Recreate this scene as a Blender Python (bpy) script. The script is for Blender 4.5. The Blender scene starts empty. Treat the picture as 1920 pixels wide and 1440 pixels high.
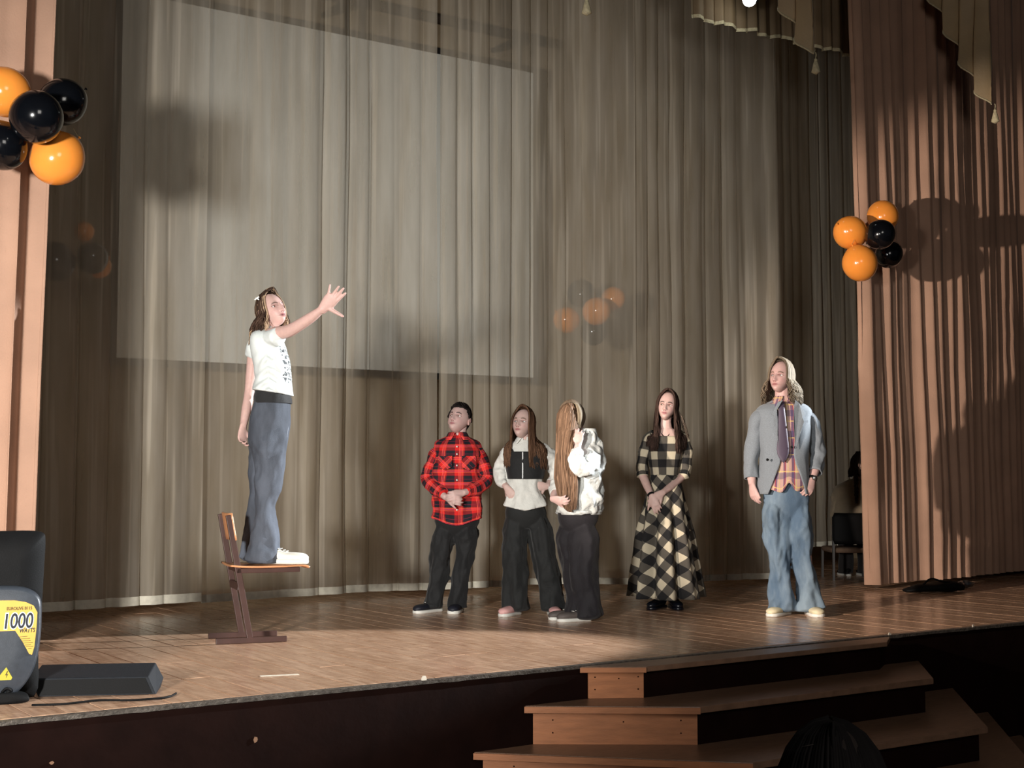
import bpy, bmesh, math, random
import numpy as np
from mathutils import Vector, Matrix, noise
from mathutils.bvhtree import BVHTree
from mathutils.interpolate import poly_3d_calc
PI = math.pi
sc = bpy.context.scene
C = sc.collection
random.seed(7)

# ------------------------------------------------------------------ camera, world, lights, exposure
F = 2600.0                      # focal length in pixels of the 1920 px wide frame
YAW = math.radians(34.4)        # camera heading, clockwise from the stage's depth axis
PITCH = math.atan(170.0 / F)
CAM = Vector((0.0, -5.9, 1.0))
cd = bpy.data.cameras.new('camera'); cam = bpy.data.objects.new('camera', cd); C.objects.link(cam)
cd.sensor_width = 36.0; cd.lens = 36.0 * F / 1920.0; cd.clip_start = 0.05; cd.clip_end = 100
cam.location = CAM; cam.rotation_euler = (PI/2 + PITCH, 0, -YAW)
sc.camera = cam
sc.view_settings.view_transform = 'Standard'; sc.view_settings.look = 'None'
sc.view_settings.gamma = 1; sc.view_settings.use_curve_mapping = False
sc.view_settings.exposure = 0.2
w = bpy.data.worlds.new('world'); sc.world = w; w.use_nodes = True
w.node_tree.nodes['Background'].inputs[0].default_value = (0.75, 0.8, 1.0, 1)
w.node_tree.nodes['Background'].inputs[1].default_value = 0.02

def lamp(name, kind, loc, target, power, col, size=0.15, cone=60, blend=0.3):
    l = bpy.data.lights.new(name, kind); o = bpy.data.objects.new(name, l); C.objects.link(o)
    l.energy = power; l.color = col
    if kind == 'SPOT':
        l.spot_size = math.radians(cone); l.spot_blend = blend; l.shadow_soft_size = size
    if kind == 'AREA':
        l.size = size
    o.location = loc
    o.rotation_euler = (Vector(target) - Vector(loc)).to_track_quat('-Z', 'Y').to_euler()
    return o
WARM = (1.0, 0.86, 0.74); COOL = (0.93, 0.97, 1.0)
lamp('wing_spotlight_left', 'SPOT', (-0.3, -0.7, 1.6), (9.9, 1.1, 1.7), 2900, WARM, 0.06, 32, 0.4)
lamp('wing_spotlight_right', 'SPOT', (13.2, -1.1, 3.4), (3.3, 1.15, 0.8), 10500, COOL, 0.05, 18, 0.2)
lamp('hall_spotlight_left', 'SPOT', (-2.6, -4.6, 1.45), (4.4, 3.6, 1.5), 4200, (1.0, .97, .92), 0.33, 49, 1.0)
lamp('hall_side_fill', 'AREA', (1.0, -8.2, 3.6), (5.0, 3.0, 1.8), 120, (1.0, .95, .88), 2.4)  # added soft fill light, stands for no lamp in the hall

# ------------------------------------------------------------------ pixel helpers (1920 x 1440 frame) used only to measure real positions
cp, sp = math.cos(PITCH), math.sin(PITCH)
cy_, sy_ = math.cos(YAW), math.sin(YAW)
def cw(x, y, z=None):
    """camera-heading frame (x right, y away) -> world"""
    v = Vector((x*cy_ + y*sy_, -x*sy_ + y*cy_, 0)) + Vector((CAM.x, CAM.y, 0))
    if z is not None: v.z = z
    return v
def cpt(u, v, Y):
    a = (u-960)/F; b = (720-v)/F; k = Y/(cp - b*sp)
    return Vector((a*k, Y, CAM.z + (sp + b*cp)*k))
def wp(u, v, Y):
    p = cpt(u, v, Y); return cw(p.x, p.y, p.z)
def wz(u, v, z):
    """world point at height z seen at the pixel"""
    a = (u-960)/F; b = (720-v)/F; Y = (z-CAM.z)*(cp-b*sp)/(sp+b*cp); return wp(u, v, Y)
def wy(u, v, y):
    """world point on the plane y = const"""
    p1 = wp(u, v, 1.0) - CAM; k = (y - CAM.y)/p1.y; return CAM + p1*k

# ------------------------------------------------------------------ materials
def lin(c):
    return tuple(((x/255)/12.92 if x/255 <= 0.04045 else ((x/255+0.055)/1.055)**2.4) for x in c) + (1,)
class N:
    """tiny node builder"""
    def __init__(s, m): s.t = m.node_tree; s.n = s.t.nodes
    def new(s, typ, **kw):
        n = s.n.new(typ)
        for k, v in kw.items(): setattr(n, k, v)
        return n
    def link(s, a, b): s.t.links.new(a, b)
    def math(s, op, a, b=None, c=None):
        n = s.n.new('ShaderNodeMath'); n.operation = op
        for i, x in enumerate((a, b, c)):
            if x is None: continue
            if isinstance(x, (int, float)): n.inputs[i].default_value = x
            else: s.link(x, n.inputs[i])
        return n.outputs[0]
    def mix(s, fac, a, b, mode='MIX'):
        n = s.n.new('ShaderNodeMix'); n.data_type = 'RGBA'; n.blend_type = mode
        for i, x in ((0, fac), (6, a), (7, b)):
            if isinstance(x, (int, float, tuple)): n.inputs[i].default_value = x
            else: s.link(x, n.inputs[i])
        return n.outputs[2]
    def noise(s, scale, vec=None, detail=3, rough=0.5):
        n = s.n.new('ShaderNodeTexNoise'); n.inputs['Scale'].default_value = scale
        n.inputs['Detail'].default_value = detail; n.inputs['Roughness'].default_value = rough
        if vec is not None: s.link(vec, n.inputs['Vector'])
        return n.outputs['Fac']
    def ramp(s, fac, p0, p1):
        n = s.n.new('ShaderNodeMapRange'); n.inputs[1].default_value = p0; n.inputs[2].default_value = p1
        s.link(fac, n.inputs[0]); return n.outputs[0]
def mat(name, col, rough=0.7, noise_s=0, var=0.15, bump=0, bump_s=60, metal=0, sheen=0, spec=None, stretch=None, coord='Object', sss=0):
    m = bpy.data.materials.new(name); m.use_nodes = True; q = N(m)
    b = q.n['Principled BSDF']; c = lin(col)
    b.inputs['Roughness'].default_value = rough; b.inputs['Metallic'].default_value = metal
    if spec is not None: b.inputs['Specular IOR Level'].default_value = spec
    if sheen: b.inputs['Sheen Weight'].default_value = sheen
    if sss:
        b.inputs['Subsurface Weight'].default_value = sss; b.inputs['Subsurface Scale'].default_value = 0.01
    tc = q.new('ShaderNodeTexCoord'); vec = tc.outputs[coord]
    if stretch:
        mp = q.new('ShaderNodeMapping'); mp.inputs['Scale'].default_value = stretch; q.link(vec, mp.inputs[0]); vec = mp.outputs[0]
    if noise_s:
        f = q.noise(noise_s, vec)
        d = tuple(x*(1-var) for x in c[:3]) + (1,); l = tuple(min(1, x*(1+var)) for x in c[:3]) + (1,)
        q.link(q.mix(q.ramp(f, 0.3, 0.7), d, l), b.inputs['Base Color'])
    else: b.inputs['Base Color'].default_value = c
    if bump:
        bn = q.new('ShaderNodeBump'); bn.inputs['Strength'].default_value = bump; bn.inputs['Distance'].default_value = 0.01
        q.link(q.noise(bump_s, vec, 4), bn.inputs['Height']); q.link(bn.outputs[0], b.inputs['Normal'])
    return m
def vcol_mat(name, rough=0.5, sss=0, spec=0.4, k=1.0):
    m = bpy.data.materials.new(name); m.use_nodes = True; q = N(m); b = q.n['Principled BSDF']
    a = q.new('ShaderNodeVertexColor'); a.layer_name = 'col'
    tc = q.new('ShaderNodeTexCoord'); f = q.noise(55, tc.outputs['Object'])
    v = q.math('MULTIPLY_ADD', f, 0.24*k, 0.88*k)
    q.link(q.mix(1.0, a.outputs[0], v, 'MULTIPLY'), b.inputs['Base Color'])
    b.inputs['Roughness'].default_value = rough; b.inputs['Specular IOR Level'].default_value = spec
    if sss: b.inputs['Subsurface Weight'].default_value = sss; b.inputs['Subsurface Scale'].default_value = 0.008
    return m
def uv_xy(q, rot=0):
    uv = q.new('ShaderNodeUVMap'); vec = uv.outputs[0]
    if rot:
        mp = q.new('ShaderNodeMapping'); mp.inputs['Rotation'].default_value = (0, 0, rot); q.link(vec, mp.inputs[0]); vec = mp.outputs[0]
    s = q.new('ShaderNodeSeparateXYZ'); q.link(vec, s.inputs[0]); return s.outputs[0], s.outputs[1]
def band(q, x, period, lo, hi):
    f = q.math('FRACT', q.math('DIVIDE', x, period))
    return q.math('MULTIPLY', q.math('GREATER_THAN', f, lo), q.math('LESS_THAN', f, hi))
SKIN = vcol_mat('skin', 0.5, 0.06, 0.3, .70); HAIRM = vcol_mat('hair', 0.7, 0, 0.1, .8)
M = dict(
    tulle_hem = mat('tulle_hem', (205, 200, 184), 0.9, 30, 0.1),
    velvet = mat('stage_curtain_cloth', (172, 136, 114), 0.8, 2.5, 0.12, 0.25, 90, sheen=0.1),
    wall = mat('back_wall_plaster', (160, 140, 112), 0.9, 2, 0.15, 0.1, 30),
    dark_wall = mat('side_wall_paint', (60, 48, 38), 0.9, 2, 0.1),
    hall_floor = mat('hall_floor_dark', (48, 34, 26), 0.6, 4, 0.2),
    ceil = mat('ceiling_paint', (70, 60, 50), 0.9, 2, 0.1),
    screen = mat('projection_cloth', (226, 228, 222), 0.9, 1.2, 0.03),
    screen_edge = mat('screen_border_black', (24, 22, 22), 0.7, 8, 0.1),
    fascia = mat('stage_fascia_dark_brown', (24, 11, 8), 0.8, 6, 0.2, 0.1, 30, spec=.06),
    trim = mat('worn_metal_edge', (120, 112, 104), 0.35, 40, 0.4, 0.6, 80, metal=0.6),
    riser_lit = mat('stair_board_lit', (178, 116, 76), 0.55, 7, 0.14, 0.1, 40, stretch=(1, 1, 6)),  # left risers: the light falling on them is put into the colour
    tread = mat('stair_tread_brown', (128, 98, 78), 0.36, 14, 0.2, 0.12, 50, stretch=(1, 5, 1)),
    riser_shaded = mat('stair_riser_shaded', (26, 12, 9), 0.7, 6, 0.2, spec=.06),  # front and right risers: their shade is put into the colour
    orange = mat('balloon_orange', (242, 150, 62), 0.16, 6, 0.05, sss=0.1),
    black_b = mat('balloon_black', (10, 12, 16), 0.14, 6, 0.1),
    black = mat('black_plastic', (6, 6, 7), 0.7, 20, 0.2, 0.1, 200, spec=.2),
    speaker_gray = mat('speaker_gray_plastic', (54, 59, 66), 0.42, 60, 0.1, 0.12, 300),
    yellow = mat('label_yellow', (206, 164, 74), 0.5, 8, 0.06),
    tri_y = mat('warning_yellow', (176, 166, 50), 0.5, 8, 0.06),
    ink = mat('ink_navy', (18, 22, 36), 0.5, 8, 0.05),
    ink_y = mat('ink_olive', (84, 66, 30), 0.5, 8, 0.05),
    white_ink = mat('white_outline', (206, 214, 220), 0.5, 8, 0.05),
    chair_metal = mat('chair_frame_brown_metal', (66, 42, 36), 0.45, 20, 0.12),
    chair_wood = mat('chair_plywood', (196, 138, 96), 0.4, 8, 0.15, 0.05, 40, stretch=(1, 6, 6)),
    wedge = mat('monitor_box_black', (26, 29, 34), 0.7, 60, 0.15, 0.15, 250, spec=.25),
    tape = mat('white_tape', (225, 214, 196), 0.7, 30, 0.1),
    pelmet = mat('pelmet_cloth', (120, 100, 74), 0.7, 3, 0.12, 0.15, 60),
    jabot = mat('jabot_satin', (176, 152, 116), 0.5, 3, 0.12, 0.15, 60, sheen=0.2),
    tassel = mat('tassel_thread', (196, 184, 150), 0.7, 60, 0.2, 0.4, 200),
    steel = mat('steel', (150, 150, 150), 0.3, 20, 0.1, metal=0.9),
    lampbody = mat('lamp_housing', (30, 30, 32), 0.5, 20, 0.1),
)

# ------------------------------------------------------------------ mesh helpers
def link(o, parent=None):
    C.objects.link(o)
    if parent is not None: o.parent = parent
    return o
def tag(o, label=None, cat=None, group=None, kind=None):
    if label: o['label'] = label
    if cat: o['category'] = cat
    if group: o['group'] = group
    if kind: o['kind'] = kind
    return o
def empty(name, label, cat, loc=(0, 0, 0), rz=0.0, group=None):
    o = bpy.data.objects.new(name, None); C.objects.link(o); o.location = loc; o.rotation_euler = (0, 0, rz)
    o.empty_display_size = 0.1
    return tag(o, label, cat, group)

class Geo:
    def __init__(s): s.v = []; s.f = []; s.uv = []; s.mi = []; s.col = []; s.hascol = False
    def add(s, vs, fs, uvs=None, mi=0, col=None, vcols=None):
        b = len(s.v); s.v.extend([tuple(p) for p in vs])
        for i, f in enumerate(fs):
            s.f.append([b+k for k in f]); s.mi.append(mi)
            s.uv.append(uvs[i] if uvs else [(0.0, 0.0)]*len(f))
        if vcols is not None: s.col.extend(vcols); s.hascol = True
        else: s.col.extend([col if col else (0.5, 0.5, 0.5, 1)]*len(vs)); s.hascol = s.hascol or col is not None
    def box(s, lo, hi, mi=0):
        x0, y0, z0 = lo; x1, y1, z1 = hi
        vs = [(x0,y0,z0),(x1,y0,z0),(x1,y1,z0),(x0,y1,z0),(x0,y0,z1),(x1,y0,z1),(x1,y1,z1),(x0,y1,z1)]
        s.add(vs, [(0,3,2,1),(4,5,6,7),(0,1,5,4),(1,2,6,5),(2,3,7,6),(3,0,4,7)], mi=mi)
    def bar(s, a, b, wx, wy_, up=(0, 0, 1), mi=0):
        a = Vector(a); b = Vector(b); d = (b-a).normalized(); u = Vector(up)
        x = d.cross(u)
        if x.length < 1e-4: x = d.cross(Vector((1, 0, 0)))
        x.normalize(); y = x.cross(d).normalized()
        vs = []
        for p in (a, b):
            for i, j in ((-1,-1),(1,-1),(1,1),(-1,1)): vs.append(p + x*i*wx/2 + y*j*wy_/2)
        s.add(vs, [(3,2,1,0),(4,5,6,7),(0,1,5,4),(1,2,6,5),(2,3,7,6),(3,0,4,7)], mi=mi)
    def prism(s, poly, z0, z1, mi=0):
        n = len(poly); vs = [(p[0], p[1], z0) for p in poly] + [(p[0], p[1], z1) for p in poly]
        fs = [tuple(range(n-1, -1, -1)), tuple(range(n, 2*n))] + [(i, (i+1) % n, n+(i+1) % n, n+i) for i in range(n)]
        s.add(vs, fs, mi=mi)
    def extrude(s, poly, off, mi=0):
        """closed 3-D polygon extruded by a vector"""
        n = len(poly); off = Vector(off); vs = [Vector(p) for p in poly] + [Vector(p)+off for p in poly]
        fs = [tuple(range(n-1, -1, -1)), tuple(range(n, 2*n))] + [(i, (i+1) % n, n+(i+1) % n, n+i) for i in range(n)]
        s.add(vs, fs, mi=mi)
    def sphere(s, c, r, n=12, m=8, mi=0, rot=None, col=None):
        if isinstance(r, (int, float)): r = (r, r, r)
        vs = []; fs = []
        c = Vector(c)
        def P(x, y, z):
            p = Vector((x*r[0], y*r[1], z*r[2]))
            return c + (rot @ p if rot else p)
        vs.append(P(0, 0, 1))
        for j in range(1, m):
            t = PI*j/m
            for i in range(n):
                a = 2*PI*i/n; vs.append(P(math.sin(t)*math.cos(a), math.sin(t)*math.sin(a), math.cos(t)))
        vs.append(P(0, 0, -1)); L = len(vs)-1
        for i in range(n):
            fs.append((0, 1+i, 1+(i+1) % n)); fs.append((L, L-n+(i+1) % n, L-n+i))
            for j in range(m-2):
                a = 1+j*n; fs.append((a+i, a+n+i, a+n+(i+1) % n, a+(i+1) % n))
        s.add(vs, fs, mi=mi, col=col)
    def mesh(s, name='m'):
        me = bpy.data.meshes.new(name); me.from_pydata(s.v, [], s.f); 
        uvl = me.uv_layers.new(name='UVMap')
        flat = [c for f in s.uv for t in f for c in t]; uvl.data.foreach_set('uv', flat)
        me.polygons.foreach_set('material_index', s.mi)
        if s.hascol:
            ca = me.color_attributes.new('col', 'FLOAT_COLOR', 'POINT'); ca.data.foreach_set('color', [x for c in s.col for x in c])
        return me
    def build(s, name, mats, parent=None, smooth=True, bevel=0, solid=0, sub=0, fixn=False):
        me = s.mesh(name)
        if fixn:
            bm = bmesh.new(); bm.from_mesh(me); bmesh.ops.recalc_face_normals(bm, faces=bm.faces[:]); bm.to_mesh(me); bm.free()
        if not isinstance(mats, (list, tuple)): mats = [mats]
        for m in mats: me.materials.append(m)
        if smooth: me.shade_smooth()
        o = link(bpy.data.objects.new(name, me), parent)
        if bevel:
            b = o.modifiers.new('bevel', 'BEVEL'); b.width = bevel; b.segments = 2; b.limit_method = 'ANGLE'
            if smooth: b.harden_normals = False
        if solid:
            b = o.modifiers.new('thick', 'SOLIDIFY'); b.thickness = solid; b.offset = -1
        if sub:
            b = o.modifiers.new('sub', 'SUBSURF'); b.levels = sub; b.render_levels = sub
        return o

def catmull(K, m):
    """K: (n,k) array of keys -> smooth samples, m per span"""
    K = np.asarray(K, float)
    if len(K) == 2:
        t = np.linspace(0, 1, m+1)[:, None]; return K[0]*(1-t) + K[1]*t
    P = np.vstack([2*K[0]-K[1], K, 2*K[-1]-K[-2]]); out = []
    for i in range(1, len(P)-2):
        p0, p1, p2, p3 = P[i-1], P[i], P[i+1], P[i+2]
        for j in range(m):
            t = j/m
            out.append(0.5*((2*p1) + (p2-p0)*t + (2*p0-5*p1+4*p2-p3)*t*t + (3*p1-p0-3*p2+p3)*t**3))
    out.append(P[-2]); return np.array(out)
def grid_faces(n, m, wrap, flip=False):
    fs = []
    for j in range(m-1):
        for i in range(n if wrap else n-1):
            a = j*n+i; b = j*n+(i+1) % n
            f = (a, b, b+n, a+n); fs.append(f[::-1] if flip else f)
    return fs
def tube(geo, pts, rad, n=14, m=4, up=(0, 1, 0), cap=True, wr=None, mi=0, col=None, uvo=(0, 0), vcols=False):
    """limb / sleeve: pts list of Vector, rad list of r or (rx, ry); rx across, ry along 'up'"""
    K = [list(p) + (list(r) if isinstance(r, (tuple, list)) else [r, r]) for p, r in zip(pts, rad)]
    S = catmull(K, m); P = S[:, :3]; T = np.gradient(P, axis=0); vs = []; uvs = []; s = 0.0
    up = Vector(up); px = None
    ravg = float(np.mean(S[:, 3:5]))
    for j in range(len(S)):
        t = Vector(T[j]).normalized(); c = Vector(P[j])
        x = up.cross(t) if px is None else px - t*px.dot(t)
        if x.length < 1e-4: x = Vector((1, 0, 0)).cross(t)
        x.normalize(); px = x; y = t.cross(x).normalized()
        if j: s += (c - pc).length
        pc = c
        for i in range(n):
            a = 2*PI*i/n
            d = x*math.cos(a)*abs(S[j, 3]) + y*math.sin(a)*abs(S[j, 4])
            k = 1.0
            if wr: k += wr(a, s, c)/max(0.01, ravg)
            vs.append(c + d*k)
    N_ = len(S); fs = grid_faces(n, N_, True); 
    # uv in metres
    L = [0.0]
    for j in range(1, N_): L.append(L[-1] + (Vector(P[j])-Vector(P[j-1])).length)
    for j in range(N_-1):
        for i in range(n):
            u0 = uvo[0]+i/n*2*PI*ravg; u1 = uvo[0]+(i+1)/n*2*PI*ravg
            uvs.append([(u0, uvo[1]-L[j]), (u1, uvo[1]-L[j]), (u1, uvo[1]-L[j+1]), (u0, uvo[1]-L[j+1])])
    if cap:
        for e, j in ((0, 0), (1, N_-1)):
            t = Vector(T[j]).normalized()*(-1 if e == 0 else 1); r = float(min(S[j, 3], S[j, 4]))*0.6
            vs.append(Vector(P[j]) + t*r); k = len(vs)-1
            for i in range(n):
                a = j*n+i; b = j*n+(i+1) % n
                fs.append((b, a, k) if e == 0 else (a, b, k)); uvs.append([(0, 0)]*3)
    geo.add(vs, fs, uvs, mi=mi, col=col)
def fuse(g, voxel=.007, it=2, uv=False):
    """weld overlapping closed pieces of a garment into one continuous surface"""
    me = g.mesh('tmp'); bm = bmesh.new(); bm.from_mesh(me); bmesh.ops.recalc_face_normals(bm, faces=bm.faces[:]); bm.to_mesh(me); bm.free()
    o = bpy.data.objects.new('tmp', me); C.objects.link(o)
    r = o.modifiers.new('r', 'REMESH'); r.mode = 'VOXEL'; r.voxel_size = voxel
    s = o.modifiers.new('s', 'SMOOTH'); s.factor = .5; s.iterations = it
    dg = bpy.context.evaluated_depsgraph_get(); e = bpy.data.meshes.new_from_object(o.evaluated_get(dg))
    vs = np.empty(len(e.vertices)*3); e.vertices.foreach_get('co', vs); vs = [Vector(v) for v in vs.reshape(-1, 3).tolist()]
    fs = [tuple(p.vertices) for p in e.polygons]; uvs = None
    if uv:
        ov = [Vector(v) for v in g.v]; bvh = BVHTree.FromPolygons(ov, g.f); cache = []
        for v in vs:
            loc, nrm, idx, dist = bvh.find_nearest(v); F_ = g.f[idx]; w_ = poly_3d_calc([ov[k] for k in F_], loc); U = g.uv[idx]
            cache.append((sum(a*u[0] for a, u in zip(w_, U)), sum(a*u[1] for a, u in zip(w_, U))))
        uvs = [[cache[k] for k in f] for f in fs]
    bpy.data.objects.remove(o); bpy.data.meshes.remove(me); bpy.data.meshes.remove(e)
    q = Geo(); q.add(vs, fs, uvs); return q
def wrinkle(amp, fs_, fa, seed, fold=0.0):
    def g(a, s, c):
        v = noise.noise(Vector((math.cos(a)*fa+seed, math.sin(a)*fa, s*fs_)))
        w2 = abs(noise.noise(Vector((math.cos(a)*fa*1.7, seed+math.sin(a)*fa*1.7, s*fs_*1.9+3))))
        return amp*v*1.4 - amp*0.9*w2
    return g
def loft(geo, keys, n=56, m=6, yaw=0.0, arc=None, wr=None, mi=0, uvo=(0, 0), powr=2.3, col=None, cap=False):
    """horizontal ring loft: keys (cx, cy, z, rx, ry) top to bottom; arc: list of front opening half angles (deg) per key"""
    K = [list(k[:5]) + [arc[i] if arc else 0.0] + [(k[5] if len(k) > 5 else yaw)] for i, k in enumerate(keys)]
    S = catmull(K, m); vs = []; uvs = []; Ls = [0.0]
    for j in range(1, len(S)): Ls.append(Ls[-1] + float(np.linalg.norm(S[j, :3]-S[j-1, :3])))
    rav = float(np.mean(S[:, 3]+S[:, 4])/2); nn = n if not arc else n+1
    A = []
    for j in range(len(S)):
        cx, cy, z, rx, ry, g, yw = S[j]; row = []
        g = max(0.0, g)*PI/180
        for i in range(nn):
            a = (PI/2 + 2*PI*i/n - 2*PI) if not arc else (-PI/2 + g + (2*PI-2*g)*i/n)
            c_, s_ = math.cos(a), math.sin(a)
            q = (abs(c_)**powr + abs(s_)**powr)**(-1/powr)
            k = 1.0 + (wr(a, Ls[j], None)/max(0.02, rav) if wr else 0.0)
            x = rx*c_*q*k; y = ry*s_*q*k
            vs.append((cx + x*math.cos(yw) - y*math.sin(yw), cy + x*math.sin(yw) + y*math.cos(yw), z)); row.append((uvo[0]+a*rav, uvo[1]-Ls[j]))
        A.append(row)
    fs = grid_faces(nn, len(S), not arc, flip=False)
    for j in range(len(S)-1):
        for i in range(n):
            i2 = (i+1) % nn
            r0 = A[j]; r1 = A[j+1]; du = 2*PI*rav if (i2 == 0) else 0
            uvs.append([(r0[i][0], r0[i][1]), (r0[i2][0]+du, r0[i2][1]), (r1[i2][0]+du, r1[i2][1]), (r1[i][0], r1[i][1])])
    fs = [f[::-1] for f in fs]; uvs = [u[::-1] for u in uvs]
    if cap:
        for j, row in ((0, 0), (len(S)-1, 1)):
            vs.append((S[j, 0], S[j, 1], S[j, 2])); k = len(vs)-1
            for i in range(n):
                a = j*nn+i; b = j*nn+(i+1) % nn; fs.append((a, b, k) if row == 0 else (b, a, k)); uvs.append([A[j][i], A[j][i], A[j][i]])
    geo.add(vs, fs, uvs, mi=mi, col=col)
    return S
# ================================================================== the setting
def tulle_material():
    m = bpy.data.materials.new('sheer_tulle'); m.use_nodes = True; q = N(m); n = q.n
    n.remove(n['Principled BSDF']); out = n['Material Output']
    tc = q.new('ShaderNodeTexCoord'); mp = q.new('ShaderNodeMapping'); mp.inputs['Scale'].default_value = (1, 1, 0.15); q.link(tc.outputs['Object'], mp.inputs[0])
    f = q.noise(9, mp.outputs[0]); col = q.mix(q.ramp(f, 0.3, 0.7), lin((190, 178, 158)), lin((212, 202, 186)))
    d = q.new('ShaderNodeBsdfDiffuse'); t = q.new('ShaderNodeBsdfTranslucent'); q.link(col, d.inputs[0]); q.link(col, t.inputs[0])
    a = q.new('ShaderNodeMixShader'); a.inputs[0].default_value = 0.35; q.link(d.outputs[0], a.inputs[1]); q.link(t.outputs[0], a.inputs[2])
    tr = q.new('ShaderNodeBsdfTransparent'); mx = q.new('ShaderNodeMixShader')
    lw = q.new('ShaderNodeLayerWeight'); lw.inputs[0].default_value = 0.5
    # thin weave: more cloth in the way when seen edge-on
    fac = q.math('MINIMUM', q.math('MULTIPLY_ADD', q.math('POWER', lw.outputs['Facing'], 2.0), 0.48, 0.50), 1.0)
    m3 = q.new('ShaderNodeMapping'); m3.inputs['Scale'].default_value = (1, 1, .03); q.link(tc.outputs['Object'], m3.inputs[0])
    g1 = q.ramp(q.noise(6.5, m3.outputs[0], 2), .50, .62); g2 = q.ramp(q.noise(21, m3.outputs[0], 1), .56, .66)   # doubled cloth where it is gathered
    fac = q.math('MINIMUM', q.math('ADD', fac, q.math('ADD', q.math('MULTIPLY', g1, .16), q.math('MULTIPLY', g2, .20))), 1.0)
    fac = q.math('SUBTRACT', fac, .08)
    q.link(fac, mx.inputs[0]); q.link(tr.outputs[0], mx.inputs[1]); q.link(a.outputs[0], mx.inputs[2]); q.link(mx.outputs[0], out.inputs[0])
    return m
M['tulle'] = tulle_material()

def plank_material():
    m = bpy.data.materials.new('varnished_floor_board'); m.use_nodes = True; q = N(m); b = q.n['Principled BSDF']
    tc = q.new('ShaderNodeTexCoord'); geo_ = q.new('ShaderNodeNewGeometry'); oi = q.new('ShaderNodeObjectInfo')
    mp = q.new('ShaderNodeMapping'); mp.inputs['Scale'].default_value = (14, 1.6, 1); q.link(geo_.outputs['Position'], mp.inputs[0])
    f = q.noise(2.2, mp.outputs[0], 5, 0.6)
    base = q.mix(q.ramp(f, 0.3, 0.72), lin((162, 124, 98)), lin((216, 178, 148)))
    base = q.mix(q.math('MULTIPLY', oi.outputs['Random'], 0.3), base, lin((150, 108, 76)))
    # scuffs running along the stage, their pale colour also painting in specular streaks
    m2 = q.new('ShaderNodeMapping'); m2.inputs['Scale'].default_value = (2.0, 22, 1); m2.inputs['Rotation'].default_value = (0, 0, 0.12); q.link(geo_.outputs['Position'], m2.inputs[0])
    g = q.ramp(q.noise(2.0, m2.outputs[0], 4, 0.6), 0.56, 0.74)
    base = q.mix(q.math('MULTIPLY', g, 0.45), base, lin((214, 178, 142)))
    q.link(base, b.inputs['Base Color'])
    q.link(q.math('MULTIPLY_ADD', g, 0.25, 0.22), b.inputs['Roughness'])
    bn = q.new('ShaderNodeBump'); bn.inputs['Strength'].default_value = 0.12; bn.inputs['Distance'].default_value = 0.01
    q.link(f, bn.inputs['Height']); q.link(bn.outputs[0], b.inputs['Normal'])
    return m
M['plank'] = plank_material()

X0, X1, YB = -3.0, 15.0, 5.6
# stage floor: a deck with its boards laid one by one
g = Geo(); g.box((X0, 0.02, -0.88), (X1, YB, -0.022)); floor = g.build('floor', M['fascia'], smooth=False); tag(floor, 'raised wooden stage floor', None, kind='structure')
del floor['label']
pw = 0.15; plen = 1.96; pm = {}
def plank_mesh(w_, l_):
    k = (round(w_, 3), round(l_, 3))
    if k not in pm:
        g = Geo(); c = 0.0022; x = w_/2-0.0012; y = l_/2-0.0012
        vs = [(-x,-y,-.02),(x,-y,-.02),(x,y,-.02),(-x,y,-.02),(-x,-y,-c),(x,-y,-c),(x,y,-c),(-x,y,-c),(-x+c,-y+c,0),(x-c,-y+c,0),(x-c,y-c,0),(-x+c,y-c,0)]
        fs = [(0,1,5,4),(1,2,6,5),(2,3,7,6),(3,0,4,7),(4,5,9,8),(5,6,10,9),(6,7,11,10),(7,4,8,11),(8,9,10,11)]
        g.add(vs, fs); me = g.mesh('plank'); me.materials.append(M['plank']); pm[k] = me
    return pm[k]
random.seed(3)
nx = 0; x = 0.6
while x < 13.4:
    off = random.choice([0, .7, 1.3]); y = 0.03
    while y < YB-0.05:
        l = plen if y > 0.05 else plen-off
        l = min(l, YB-0.02-y)
        if l > 0.1:
            o = link(bpy.data.objects.new('plank', plank_mesh(pw, l)), floor); o.location = (x+pw/2, y+l/2, random.uniform(-.0008, .0006))
            nx += 1
        y += l
    x += pw
g = Geo(); g.box((X0, 0.03, -0.021), (0.6, YB, -0.001)); g.box((13.35+.05, 0.03, -0.021), (X1, YB, -0.001)); o = g.build('boards_outside', M['plank'], floor, smooth=False)
o.name = 'side_decking'
# stage front
g = Geo(); g.box((X0, -0.02, -0.9), (X1, 0.02, -0.02))
fr = g.build('wall_front', M['fascia'], smooth=False); tag(fr, kind='structure')
g = Geo()   # chipped metal strip along the edge
random.seed(5)
n = 360
vs = []; 
for i in range(n+1):
    xx = X0 + (X1-X0)*i/n; j = noise.noise(Vector((xx*3.1, 0, 0)))*0.006 + noise.noise(Vector((xx*14, 4, 0)))*0.005
    vs += [(xx, -0.03, -0.016-abs(j)), (xx, -0.032, 0.001+j*.3), (xx, 0.004+j*1.5, 0.003)]
fs = []
for i in range(n):
    a = i*3; fs += [(a, a+3, a+4, a+1), (a+1, a+4, a+5, a+2)]
g.add(vs, fs); o = g.build('trim_1', M['trim'], smooth=False); tag(o, kind='structure')
for u, v, s in ((795, 1273, .014), (480, 1387, .012), (1668, 1190, .015), (1824, 1175, .012), (97, 1430, .01)):
    p = wy(u, v, -0.021); g = Geo(); q8 = []
    for k in range(6):
        a = k/6*2*PI; r = s*random.uniform(.6, 1.3); q8.append((p.x+math.cos(a)*r, -0.0205, p.z+math.sin(a)*r*1.1))
    g.extrude(q8, (0, -0.003, 0)); g.build('paint_chip', M['tape'] if u != 480 and u != 97 else M['tread'], fr, smooth=False, fixn=True)
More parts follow.
